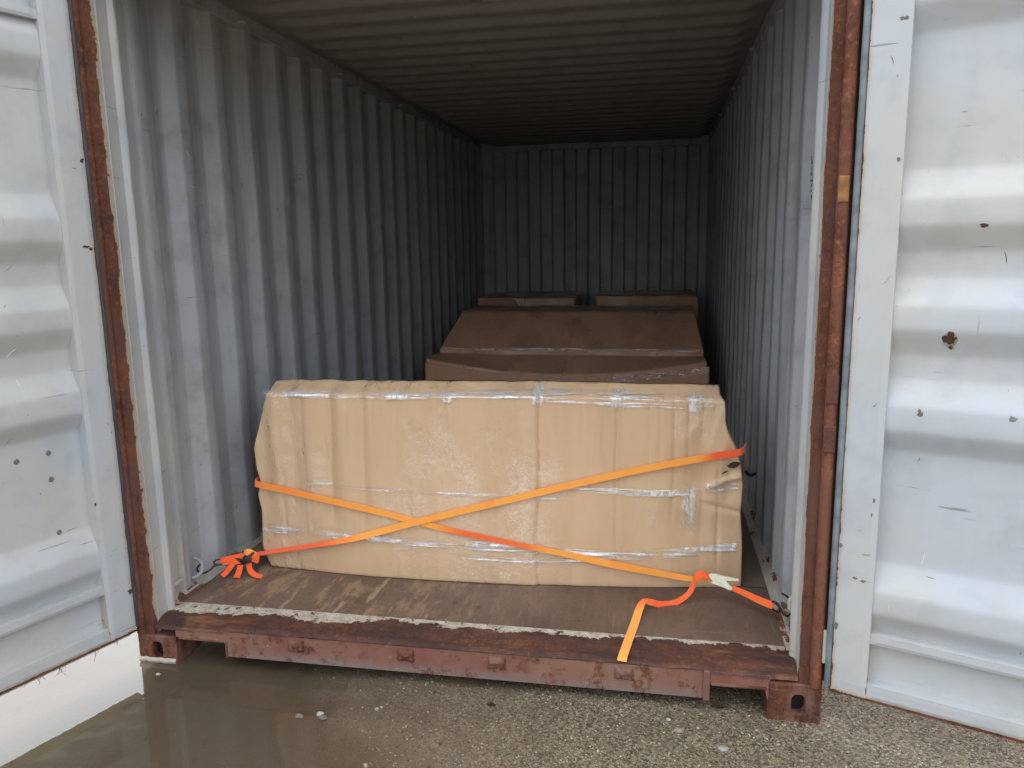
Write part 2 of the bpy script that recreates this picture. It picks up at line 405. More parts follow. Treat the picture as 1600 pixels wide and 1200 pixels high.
def m_sill():
    """rusty sill: white paint left in a ragged band by the floor edge, red oxide front"""
    t = NT('sill_steel'); x, y, z = t.xyz()
    rc, n2 = rustcol(t, .8)
    dark = t.noise(6, 5, .65, ms=(.5, 1.6, 1), loc=(2, 0, 0))
    c = t.mix(t.mul(t.rng(dark, .38, .58), .85), rc, (.042, .022, .019))
    c = t.mix(t.mul(t.rng(t.noise(5, 4, .6, ms=(.7, 2, 1), loc=(9, 1, 3)), .58, .68), .8), c, (.27, .11, .05))
    jag = t.noise(13, 6, .7, ms=(1, .5, 1)); jb = t.noise(2.7, 4, .6, ms=(1, .2, 1), loc=(1.7, 0, 0)); jc = t.noise(45, 5, .7)
    d = t.add(t.add(y, t.mul(t.math('SUBTRACT', jag, .5), .11)), t.add(t.mul(t.math('SUBTRACT', jb, .5), .21), t.mul(t.math('SUBTRACT', jc, .5), .05)))
    wm = t.mul(t.mul(t.rng(d, .121, .124), t.rng(z, .155, .160)), t.rng(t.noise(30, 6, .75, ms=(1, .6, 1), loc=(3, 1, 1)), .595, .57))
    c = t.mix(wm, c, t.mix(t.rng(jc, .4, .65), (.56, .52, .43), (.34, .26, .18)))
    n = t.bump(t.add(n2, t.mul(t.noise(18, 6, .65), 2.)), .8, .005); n = t.bump(wm, .6, .002, n)
    return t.fin(c, t.rng(dark, .35, .7, .5, .85), n, spec=.4)
M_sill = m_sill()
def m_rail():
    t = NT('rear_rail_paint'); x, y, z = t.xyz()
    rc, n2 = rustcol(t, 1.)
    big = t.noise(2.6, 4, .6, ms=(1, 1, .6)); st = t.noise(16, 5, .6, ms=(1, 1, .09)); bl = t.noise(11, 6, .7)
    c = t.mix(t.rng(big, .38, .64), (.20, .072, .052), (.27, .145, .098))
    c = t.mix(t.mul(t.rng(st, .45, .7), .45), c, (.21, .11, .08))
    low = t.rng(t.add(z, t.mul(t.math('SUBTRACT', bl, .5), .06)), .092, .055)
    c = t.mix(t.mul(low, .75), c, (.21, .165, .145))
    top = t.rng(t.add(z, t.mul(t.math('SUBTRACT', bl, .5), .07)), .145, .162)
    c = t.mix(t.mul(top, .85), c, rc)
    c = t.mix(t.rng(t.noise(13, 7, .75, loc=(4, 4, 1)), .52, .60), c, rc)
    c = t.mix(t.mul(t.rng(t.noise(24, 6, .75, ms=(.5, 1, 1.6), loc=(1, 2, 8)), .60, .68), .5), c, (.38, .26, .21))
    c = t.mix(t.mul(t.rng(t.noise(33, 4, .6, loc=(4, 9, 1)), .68, .70), .6), c, (.42, .36, .30))
    n = t.bump(t.noise(20, 6, .65), .5, .004)
    return t.fin(c, .62, n, spec=.4)
M_rail = m_rail()

def m_ground():
    t = NT('wet_gravel_mud'); x, y, z = t.xyz()
    big = t.noise(1.3, 5, .6); mid = t.noise(6, 5, .65); fine = t.noise(120, 4, .7)
    vc = t.voro(150, out='Color'); vd = t.voro(150); vc2 = t.voro(75, out='Color'); vd2 = t.voro(75)
    mud = t.mix(t.rng(mid, .35, .68), (.120, .085, .048), (.175, .128, .076))
    mud = t.mix(t.mul(t.rng(big, .5, .7), .4), mud, (.22, .15, .10))
    sx = t.n.new('ShaderNodeSeparateColor'); t.l.new(vc, sx.inputs[0])
    sy = t.n.new('ShaderNodeSeparateColor'); t.l.new(vc2, sy.inputs[0])
    gr = t.rng(t.add(t.rng(x, -.35, .7, -.12, .26), t.mul(t.math('SUBTRACT', mid, .5), .9)), -.1, .35)   # more stone to the right
    grain = t.mix(sx.outputs[0], (.034, .025, .014), (.35, .275, .175))
    c = t.mix(t.rng(gr, 0, 1, .22, .9), mud, grain)
    peb = t.mul(t.rng(sy.outputs[1], .70, .74), t.rng(vd2, .42, .30))
    c = t.mix(t.mul(t.mul(peb, gr), .85), c, t.mix(sy.outputs[2], (.20, .17, .14), (.50, .475, .43)))
    c = t.mix(t.mul(t.rng(fine, .45, .65), .45), c, (.06, .045, .03))
    wet = t.rng(t.add(z, t.mul(t.math('SUBTRACT', mid, .5), .012)), .016, .001)
    wet = t.mul(wet, t.rng(t.add(x, t.mul(t.math('SUBTRACT', mid, .5), .8)), .45, -.10))
    c = t.mix(t.mul(wet, .55), c, (.105, .080, .052))
    h = t.add(t.add(t.mul(t.math('SUBTRACT', .5, vd), t.mul(gr, .8)), t.mul(fine, .8)), t.mul(peb, .8))
    n = t.bump(h, .75, .006); n = t.bump(t.noise(18, 5, .65), .5, .012, n)
    return t.fin(c, t.rng(wet, 0, 1, .78, .35), n, spec=.4, coat=t.mul(wet, .9))
M_ground = m_ground()
def m_water():
    t = NT('puddle_water'); n, l = t.n, t.l
    n.remove(t.b)
    tr = n.new('ShaderNodeBsdfTransparent'); l.new(t.mix(t.attr('ed')[2], (1., 1., 1.), (.80, .74, .64)), tr.inputs[0])
    df = n.new('ShaderNodeBsdfDiffuse'); df.inputs[0].default_value = (.125, .094, .060, 1)   # suspended silt
    m1 = n.new('ShaderNodeMixShader'); l.new(t.rng(t.attr('ed')[2], 0, 1, .0, .62), m1.inputs[0]); l.new(tr.outputs[0], m1.inputs[1]); l.new(df.outputs[0], m1.inputs[2])
    gl = n.new('ShaderNodeBsdfGlossy'); gl.inputs['Roughness'].default_value = .0; gl.inputs[0].default_value = (.92, .97, 1., 1)
    fr = n.new('ShaderNodeFresnel'); fr.inputs[0].default_value = 1.35
    nr = t.bump(t.noise(5.0, 4, .55), .07, .01)
    l.new(nr, gl.inputs['Normal']); l.new(nr, fr.inputs['Normal'])
    m0 = n.new('ShaderNodeMixShader'); l.new(t.mul(fr.outputs[0], t.math('SUBTRACT', 1, n.new('ShaderNodeNewGeometry').outputs['Backfacing'])), m0.inputs[0]); l.new(m1.outputs[0], m0.inputs[1]); l.new(gl.outputs[0], m0.inputs[2])
    l.new(m0.outputs[0], t.o.inputs[0]); return t.m
M_water = m_water()

# ------------------------------------------------------------------ ground and puddle
def gh(x, y):
    b = -.60 - .95*y                                        # shoreline
    if y > .2: b = -.66
    s = sm(b+.50, b-.50, x)                                  # 1 = under water
    h = .010 - .036*s + .004*sm(-.2, .6, x)
    h -= .014*sm(.75, 1.05, x)
    h += .0050*ns(x*2.3, y*2.3, 1) + .0055*ns(x*6, y*6, 3) + .0030*ns(x*17, y*17, 5)
    if x > 0: h -= .002
    far = max(abs(x)-3, abs(y)-3, 0)
    return min(h, .018)
g = MB()
xs = [-400, -150, -60, -25, -12, -7, -5, -4] + [-3 + .02*i for i in range(301)] + [4, 5, 7, 12, 25, 60, 150, 400]
ys = [-400, -150, -60, -25, -12, -7, -5, -4, -3] + [-2.4 + .02*i for i in range(161)] + [1.5, 3, 5, 7, 12, 25, 60, 150, 400]
nx = len(xs)
g.add([(x, y, gh(x, y)) for y in ys for x in xs], [(j*nx+i, j*nx+i+1, (j+1)*nx+i+1, (j+1)*nx+i) for j in range(len(ys)-1) for i in range(nx-1)])
tag(g.build('ground', M_ground, smooth=True, fix=False), kind='structure')
wm_ = MB(); NX, NY = 260, 200
def wfn(u, v): return V((-5.5 + 6.05*u**.6, -2.6 + 3.8*v, .001))
wm_.grid(wfn, NX, NY)
tag(wm_.build('puddle_water', M_water, fix=False, edf=lambda v: min(1, max(0, (.001-gh(v[0], v[1]))/.016))), kind='structure')

# ------------------------------------------------------------------ gravel (uncountable) and a few stones that stand out
ico = bmesh.new(); bmesh.ops.create_icosphere(ico, subdivisions=1, radius=1)
iv = [v.co.copy() for v in ico.verts]; ifc = [[v.index for v in f.verts] for f in ico.faces]; ico.free()
def m_peb():
    t = NT('pebble_stone'); c = t.attr('pc')[0]
    return t.fin(t.mix(.25, c, t.noise(90, 4, col=True), 'MULTIPLY'), .6, t.bump(t.noise(150, 4), .4, .002))
M_peb = m_peb()
gv = MB(); pc = []
cnt = 0
while cnt < 30000:
    x = random.uniform(-1.3, 2.6); y = random.uniform(-1.0, .35)
    dens = sm(-.75, .65, x + .8*min(y+.3, 0)*-1) * (.35 + .9*max(0, ns(x*3, y*3, 9)+.35))
    if random.random() > dens + .015: continue
    r = random.choice((.0012, .0014, .0016, .0018, .0022, .0026, .0032)) * random.uniform(.8, 1.3)
    if random.random() < .02: r *= random.uniform(1.5, 2.4)
    z = gh(x, y) + r*.25
    if z < -.004 and random.random() < .7: continue
    rot = Matrix.Rotation(random.uniform(0, 6.3), 3, 'Z') @ Matrix.Rotation(random.uniform(-.5, .5), 3, 'X')
    sx_, sy_, sz_ = random.uniform(.8, 1.5), random.uniform(.7, 1.1), random.uniform(.45, .8)
    gv.add([V((x, y, z)) + rot @ V((v.x*sx_*r*random.uniform(.85, 1.1), v.y*sy_*r, v.z*sz_*r)) for v in iv], ifc)
    b = random.choice((.05, .07, .10, .14, .19, .25, .33, .42)); 
    if random.random() < .035: b = .58
    tint = random.uniform(.86, 1.0)
    pc += [(b, b*(.80+.07*tint), b*.62*tint, 1)]*len(iv); cnt += 1
go = gv.build('gravel', M_peb, smooth=False)
at = go.data.color_attributes.new('pc', 'FLOAT_COLOR', 'POINT')
at.data.foreach_set('color', [q for c in pc for q in c])
tag(go, 'small loose gravel scattered over the mud in front of the container', 'gravel', kind='stuff')
def stone(x, y, r, col, label, flat=.6, seed=0):
    bm = bmesh.new(); bmesh.ops.create_icosphere(bm, subdivisions=3, radius=1)
    for v in bm.verts:
        k = 1 + .28*ns(v.co.x*1.2+seed, v.co.y*1.2, v.co.z*1.2) + .1*ns(v.co.x*3+seed, v.co.y*3, v.co.z*3)
        v.co = V((v.co.x*k*r*1.25 + x, v.co.y*k*r + y, max(gh(x, y), 0) + (v.co.z*k*flat+.25)*r))
    b = MB(); b.frombm(bm)
    o = b.build('stone', m_simple('stone_surface', col, .7, var=.4, bs=120, bst=.5), smooth=True)
    tag(o, label, 'stone')
stone(-.399, -.215, .010, (.44, .42, .37), 'pale angular stone standing in the shallow puddle edge below the left bracket', .8, 1)
stone(-.380, -.232, .011, (.17, .14, .11), 'dark brown stone touching the pale stone at the puddle edge', .7, 2)
stone(-.463, -.235, .011, (.22, .18, .14), 'small grey brown stone lying left of the pale stone in shallow water', .5, 3)
stone(-1.093, -.075, .006, (.62, .60, .55), 'tiny white stone in the puddle just in front of the left corner casting', .6, 4)
stone(.770, -.131, .013, (.34, .28, .22), 'flat pinkish pebble in the gravel below the right fork pocket', .4, 5)
stone(.902, -.193, .013, (.36, .35, .31), 'greyish white flat stone on gravel in front of the right casting', .35, 6)
stone(.74, -.075, .006, (.5, .5, .5), 'tiny light grey stone close under the right end of the rail', .6, 7)
lf = MB()
lf.grid(lambda u, v: V((.905 + (u-.5)*.05, .02 + (v-.5)*.03*math.sin(math.pi*min(max(u, .05), .95)), .012 + .006*math.sin(u*3.1)*(1+abs(v-.5)))), 10, 6)
tag(lf.build('clod', m_simple('dark_mud', (.06, .04, .025), .8), smooth=True), 'small dark brown mud clod or wet leaf on the gravel under the right fork pocket', 'clod')
lf = MB()
lf.grid(lambda u, v: V((.155 + (u-.5)*.035, -.085 + (v-.5)*.02*math.sin(math.pi*min(max(u, .05), .95)), .010 + .004*math.sin(u*3.1))), 8, 5)
tag(lf.build('fallen_leaf', m_simple('wet_leaf', (.045, .030, .020), .5), smooth=True), 'small dark wet leaf on the gravel below the middle of the rail', 'leaf')
tw = MB(); tw.tube([(-1.2-.345*k+.004, -.025-.939*k, .1365) for k in (.03, .15, .3, .5)], .0012, 5)
for i in range(14):
    s0 = random.uniform(.08, .46); s0 = random.choice((s0, .27+random.uniform(-.03, .03), .33+random.uniform(-.03, .03), .1+random.uniform(-.02, .02)))
    x0, y0 = -1.2 - .345*s0, -.025 - .939*s0
    p = V((x0+.005, y0, .137)); pts = [p]
    d = V((random.uniform(-.6, .9), random.uniform(-.6, .6), -1)).normalized()
    L = random.uniform(.008, .03)
    for k in range(4):
        d = (d + V((random.uniform(-.6, .6), random.uniform(-.6, .6), random.uniform(-.2, .3)))).normalized()
        p = p + d*L/3; pts.append(p)
    tw.tube(pts, [.0009, .0008, .0007, .0006, .0004], 4)
tag(tw.build('dry_twigs', m_simple('dry_grass', (.10, .08, .06), .8)), 'tangle of dark dry twigs and roots hanging from the left door bottom edge', 'twigs')

# ------------------------------------------------------------------ the container
ct = E('shipping_container', 'open grey painted steel shipping container with rusty red frame and both doors swung wide', 'container')
FZ = .17
# floor
fl = MB(); fl.box(-1.155, 1.155, .166, 5.88, .14, FZ, .002); fl.build('floor', M_floor, ct)
# sill: top sheet that dips towards the front with a rounded nose
sl_ = MB()
def sillf(u, v):
    x = -1.145 + 2.29*u
    prof = ((.164, .168), (.13, .1675), (.07, .166), (.035, .163), (.012, .164), (.002, .160), (-.003, .152))
    k = v*(len(prof)-1); i = min(int(k), len(prof)-2); t = k-i
    y = prof[i][0]*(1-t)+prof[i+1][0]*t; z = prof[i][1]*(1-t)+prof[i+1][1]*t
    end = sm(.82, .90, abs(x))          # towards the ends the nose drops lower over the fork pockets
    if y < .06: z -= .012*end*sm(.06, .0, y)
    z += .0022*ns(x*9, y*12, 2)*(1 if y < .15 else .2) + .0012*ns(x*30, y*30, 5)
    y += .002*ns(x*13, z*20, 7) if y < .02 else 0
    return V((x, y, z))
sl_.grid(sillf, 260, 30)
sl_.build('door_sill', M_sill, ct, smooth=True, angle=80)
# rear bottom rail, deeper between the fork pockets
rl = MB()
pts = [(-1.06, .148), (-1.06, .112), (-.90, .108), (-.868, .106), (-.858, .098), (-.852, .050), (.858, .050), (.866, .100), (.880, .106), (1.03, .106), (1.045, .096), (1.055, .06), (1.06, .148)]
rl.prism(pts, 'y', .001, .05)
rl.box(-.852, .857, .010, .06, .046, .052, .001)
o = rl.build('bottom_rail', M_rail, ct)
# folded plate edges by the pockets
for q in ((.850, .872, -.006, .05, .044, .150, .004), (-.862, -.852, -.002, .05, .044, .108, .003), (.875, 1.05, -.004, .04, .098, .108, .003), (-1.05, -.868, -.003, .04, .104, .111, .003)):
    pk = MB(); pk.box(*q); pk.build('pocket_edge', M_cast, ct)
for bx in (-.58, -.167, .16, .593):
    b = MB()
    def bf(u, v, bx=bx):
        a = (u-.5)*.062; c = (v-.5)*.046
        e = max(0, 1-(abs(u-.5)*2)**4)*max(0, 1-(abs(v-.5)*2)**4)
        notch = sm(.10, .30, abs(u-.52)) if v < .55 else 1
        return V((bx+a*(1+.15*ns(v*5, bx*9)), -.001 + .001*(e < .01) - .013*e*(.35+.65*notch)*(1+.6*ns(u*4+bx*5, v*4)), .115 + c*(1+.2*ns(u*4, bx*7))))
    b.grid(bf, 18, 14); b.build('rail_bracket', M_cast, ct, smooth=True)
# corner castings with the oval hole in the rear face
def casting(x0, x1, z0, z1, name='corner_casting'):
    b = MB(); xc, zc = (x0+x1)/2 + (.0 if x0 < 0 else .012), (z0+z1)/2 - .004
    rx, rz = .0215, .034; n = 24
    # front face as ring between rounded rectangle outline and slot
    inn = []; outp = []
    for i in range(n):
        a = 2*math.pi*i/n
        cx, cz = math.cos(a), math.sin(a)
        inn.append((xc + rx*(abs(cx)**.7)*math.copysign(1, cx), zc + rz*(abs(cz)**.7)*math.copysign(1, cz)))
        t = 1/max(abs(cx)/((x1-x0)/2), abs(cz)/((z1-z0)/2)); 
        outp.append((min(max((x0+x1)/2 + cx*t, x0), x1), min(max((z0+z1)/2 + cz*t, z0), z1)))
    cor = [(x1, z1), (x0, z1), (x0, z0), (x1, z0)]
    for c_ in cor:   # snap the nearest outline point to the corner
        j = min(range(n), key=lambda q: (outp[q][0]-c_[0])**2 + (outp[q][1]-c_[1])**2); outp[j] = c_
    bev = .006
    def ins(p, d): return (x0 + d + (p[0]-x0)*(x1-x0-2*d)/(x1-x0), z0 + d + (p[1]-z0)*(z1-z0-2*d)/(z1-z0))
    rings = [[(p[0], .03, p[1]) for p in inn], [(p[0], .001, p[1]) for p in inn], [(xc+(p[0]-xc)*1.12, -.003, zc+(p[1]-zc)*1.1) for p in inn],
             [(ins(p, bev)[0], -.003, ins(p, bev)[1]) for p in outp], [(p[0], .002, p[1]) for p in outp], [(p[0], .178, p[1]) for p in outp]]
    for a in range(len(rings)-1):
        b.add(rings[a]+rings[a+1], [(i, (i+1) % n, n+(i+1) % n, n+i) for i in range(n)])
    b.add(rings[-1], [tuple(range(n))])
    bk = MB()
    o = b.build(name, M_cast, ct, smooth=True, angle=30)
    bk.box(x0+.012, x1-.012, .031, .17, z0+.012, z1-.012); bk.build('casting_hole_shade', M_black, o)  # black box behind the hole paints its inner shade
    return o
casting(-1.219, -1.062, 0, .112)
casting(1.055, 1.219, -.010, .130)
ft = MB(); ft.grid(lambda u, v: V((-1.216 + .152*u, -.004 - .006*math.sin(v*3.1) - .002*ns(u*9, v*3), .002 + .022*v + .004*ns(u*8, 2))), 30, 6)
ft.build('casting_lip', M_post, ct, smooth=True, edf=lambda v: .01)

# rear corner posts: outer rusty face, chipped painted return, bead
def post(s):
    P = [(1.219, .0), (1.19, -.001), (1.160, .002), (1.152, .001), (1.147, .006), (1.146, .026), (1.149, .029), (1.149, .031), (1.146, .034), (1.150, .060), (1.149, .092),
         (1.142, .098), (1.1345, .106), (1.133, .114), (1.1355, .122), (1.144, .130), (1.156, .137), (1.158, .165), (1.172, .205), (1.175, .215), (1.219, .215)]
    z0, z1 = .112 if s < 0 else .13, 2.45
    # split into rusty outer piece and painted inner piece
    outer = P[:5]; inner = P[4:]
    b = MB(); nz_ = 120
    def mk(poly, rag=False):
        vs = []; 
        for k in range(nz_+1):
            z = z0 + (z1-z0)*k/nz_
            for i, (x, y) in enumerate(poly):
                dx = .0012*ns(z*6, i*1.7, s*3) + (.0006*ns(z*30, i*3, s) if i else 0)
                vs.append((s*(x+dx), y+dx*.7, z))
        n = len(poly)
        return vs, [(k*n+i, k*n+i+1, (k+1)*n+i+1, (k+1)*n+i) for k in range(nz_) for i in range(n-1)]
    b.add(*mk(outer)); 
    # cover return along the outside
    b.box(min(s*1.205, s*1.219), max(s*1.205, s*1.219), .006, .2, z0, z1)
    o1 = b.build('corner_post', M_redrust, ct, smooth=True, angle=35)
    b = MB(); b.add(*mk(inner))
    b.box(min(s*1.157, s*1.219), max(s*1.157, s*1.219), .2155, .232, z0, z1+.05)
    b.build('post_liner', M_post, o1, smooth=True, angle=35, edf=lambda v: max(v[1]-.004, 0)*.9 + max(0, .03 - max(0, v[2]-.17))*-.3)
    return o1
pL = post(-1); pR = post(1)
# rounded rusty hinge bar on the right post, thinner lip on the left
hb = MB(); hb.tube([(1.196 + .0012*ns(k*.3), -.006, .13+2.3*k/80) for k in range(81)], .0185, 14); hb.build('hinge_bar', m_rust('bright_rust_steel', 1.15, .45, (.17, .068, .045)), pR, smooth=True)
hb = MB(); hb.tube([(-1.193 + .0012*ns(k*.3), -.002, .118+2.3*k/80) for k in range(81)], .012, 12); hb.build('hinge_bar', M_redrust, pL, smooth=True)
wb = MB(); wb.box(1.1775, 1.2065, -.0275, -.018, 1.632, 1.705, .003)
wb.build('patch_block', M_woodblk, pR)
for za, zb in ((1.05, 1.14), (.9, .985)):
    wb = MB(); wb.box(1.175, 1.211, -.0275, -.015, za, zb, .005); wb.build('hinge_lug', M_redrust, pR)
wb = MB(); wb.box(1.214, 1.262, .012, .022, .14, 2.44); wb.build('gap_filler', M_redrust, pR)  # added plate filling the bright gap between post and door
wb = MB(); wb.box(1.209, 1.222, -.026, -.012, .22, .33, .003); wb.build('paint_patch', M_post, pR, edf=lambda v: .02)
# header above the doors
hd = MB(); hd.box(-1.219, 1.219, .0, .236, 2.452, 2.585, .004); hd.build('door_header', M_redrust, ct)

# side walls: trapezoid corrugation
def wallfn(s, y0=.216, y1=5.96, ph=.0):
    per = .278
    pr = [(0, 0), (.074, 0), (.128, .046), (.222, .046), (.278, 0)]
    def off(y):
        t = (y - ph) % per
        for (a, oa), (b, ob) in zip(pr, pr[1:]):
            if t <= b: return oa + (ob-oa)*(t-a)/(b-a)
        return 0
    ys_ = {y0, y1}
    k = math.floor((y0-ph)/per)-1
    while ph + k*per < y1:
        for a, _ in pr[:-1]:
            for e in (-.006, 0, .006):
                y = ph + k*per + a + e
                if y0 < y < y1: ys_.add(round(y, 5))
        k += 1
    ys_ = sorted(ys_); zs = [.175 + (2.50-.175)*i/60 for i in range(61)]
    def offs(y): return (off(y-.005)+off(y)+off(y+.005))/3
    vs = []
    for z in zs:
        for y in ys_:
            dn = .006*ns(y*2.1, z*1.7, s*5) + .0025*ns(y*7, z*3.5, s*9)
            vs.append((s*(1.163 + offs(y) + dn), y, z))
    n = len(ys_)
    b = MB(); b.add(vs, [(j*n+i, j*n+i+1, (j+1)*n+i+1, (j+1)*n+i) for j in range(60) for i in range(n-1)])
    return b
wL = wallfn(-1, ph=.485).build('side_wall', M_wall, ct, smooth=True, angle=25)
wR = wallfn(1, ph=.485).build('side_wall', M_wall, ct, smooth=True, angle=25)
# outer skins keep daylight from leaking and give the walls their thickness at the rails
for s in (-1, 1):
    b = MB(); x0, x1 = sorted((s*1.160, s*1.221))
    b.box(x0, x1, .215, 5.95, 2.495, 2.575, .004); b.build('top_rail', M_wall, ct)
    b = MB(); x0, x1 = sorted((s*1.150, s*1.221)); b.box(x0, x1, .215, 5.95, .05, .176, .003); 
    b.build('bottom_side_rail', M_wall, ct)
    b = MB()
    def af(u, v, s=s):
        y = .13 + 5.7*u; x = 1.128 + .046*v
        return V((s*x, y, FZ + .0025 + .012*sm(.5, 1, v) + .0025*ns(y*14, v*3, s)*(1-v)))
    b.grid(af, 300, 6); b.build('floor_angle', M_post, ct, smooth=True, edf=lambda v: .002 + .014*sm(.1, .9, v[1]) + .012*ns(v[1]*6, v[0]*20))
# end wall
for s in (-1, 1):
    b = MB(); x0, x1 = sorted((s*1.158, s*1.219)); b.box(x0, x1, 5.84, 6.05, .02, 2.58, .004); b.build('end_post', M_wall, ct)
b = MB(); per = .25; pr = [(0, 0), (.108, 0), (.125, .04), (.233, .04), (.25, 0)]
xs_ = sorted({round(min(max(-1.2 + k*per + a + e, -1.2), 1.2), 4) for k in range(-1, 11) for a, _ in pr for e in (-.004, 0, .004)})
def eo(x):
    t = (x + 1.162) % per
    for (a, oa), (c_, ob) in zip(pr, pr[1:]):
        if t <= c_: return oa+(ob-oa)*(t-a)/(c_-a)
    return 0
xs_ = sorted(set(xs_) | {round(-1.162 + k*per + a + e, 4) for k in range(0, 10) for a, _ in pr for e in (-.003, .003) if abs(-1.162 + k*per + a + e) < 1.2})
n = len(xs_); b.add([(x, 5.90 + eo(x), z) for z in (.17, 1, 2, 2.48) for x in xs_], [(j*n+i, j*n+i+1, (j+1)*n+i+1, (j+1)*n+i) for j in range(3) for i in range(n-1)])
b.build('end_wall', M_wall, ct)
b = MB(); b.box(-1.157, 1.157, 5.885, 5.98, 2.47, 2.56, .004); b.build('end_header', M_wall, ct)
b = MB(); b.box(-1.149, 1.149, 5.883, 5.98, .02, .20, .004); b.build('end_sill', M_rust, ct)
# roof: die-stamped troughs
def rf(u, v):
    x = -1.18 + 2.36*u; y = .19 + 5.74*v
    t = ((y - 1.086) % .222)/.222
    w_ = .5 - .5*math.cos(2*math.pi*t); w_ = sm(.12, .88, w_)
    fade = sm(1.12, 1.04, abs(x))
    return V((x, y, 2.556 - .030*w_*fade + .004*ns(x*1.3, y*1.3) + .002*ns(x*5, y*5)))
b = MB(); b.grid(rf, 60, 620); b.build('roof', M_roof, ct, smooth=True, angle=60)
b = MB(); b.box(-.05, .155, .915, .985, 2.522, 2.528, .002); b.build('roof_patch', M_wall, ct)
# lashing rings along the rails
def ring(x, y, z, s, r=.022, up=True):
    b = MB(); pts = []
    for k in range(13):
        a = math.pi*k/12
        pts.append((x - s*r*1.5*math.sin(a), y + r*math.cos(a)*.9, z + (.35*r*math.sin(a))))
    b.tube(pts, .0055, 8); return b.build('lashing_ring', M_post, ct, smooth=True, edf=lambda v: .02)
for s in (-1, 1):
    for y in (1.0, 2.1, 3.2, 4.3, 5.4):
        ring(s*1.170, y, 2.508, s); 
        if y > 1.5: ring(s*1.160, y, .215, s)
# the two lashing rings that hold the straps: bent bars by the corner posts
b = MB(); b.tube([(-1.172, .300, .205), (-1.150, .305, .212), (-1.135, .312, .232), (-1.138, .325, .262), (-1.165, .330, .275), (-1.178, .332, .275)], .0075, 10)
b.build('lashing_ring', M_wall, ct, smooth=True)
b = MB(); b.tube([(1.178, .215, .262), (1.158, .215, .268), (1.146, .216, .285), (1.146, .218, .312), (1.158, .22, .328), (1.178, .22, .33)], .0075, 10)
b.build('lashing_ring', M_post, ct, smooth=True, edf=lambda v: .03)
b = MB(); b.box(-1.162, -1.147, .152, .205, .235, .250, .003); b.build('lashing_bar', M_post, ct, edf=lambda v: .03)
# marker scribble on the right wall liner: a column of small red characters
def scribble():
    b = MB(); rnd = random.Random(5)
    xw = 1.168
    zc = 1.785
    for k in range(7):
        hgt = (.030, .014, .016, .017, .014, .012, .016)[k]; wd = (.030, .030, .034, .040, .034, .030, .034)[k]
        yc = .345 - .004*k
        for q in range(6):
            a0 = (rnd.uniform(-.5, .5), rnd.uniform(-.5, .5)); 
            if q % 2: a1 = (a0[0]+rnd.uniform(.3, .7)*rnd.choice((-1, 1)), a0[1]+rnd.uniform(-.12, .12))
            else: a1 = (a0[0]+rnd.uniform(-.12, .12), a0[1]+rnd.uniform(.4, .8)*rnd.choice((-1, 1)))
            cl = lambda t: min(max(t, -.5), .5)
            pts = [(xw, yc + cl(p[0])*wd, zc + cl(p[1])*hgt) for p in (a0, ((a0[0]+a1[0])/2+.04, (a0[1]+a1[1])/2+.03), a1)]
            b.tube(pts, .0011, 4)
        zc -= hgt*.55 + .0105
    return b
scribble().build('marker_writing', M_red, ct)

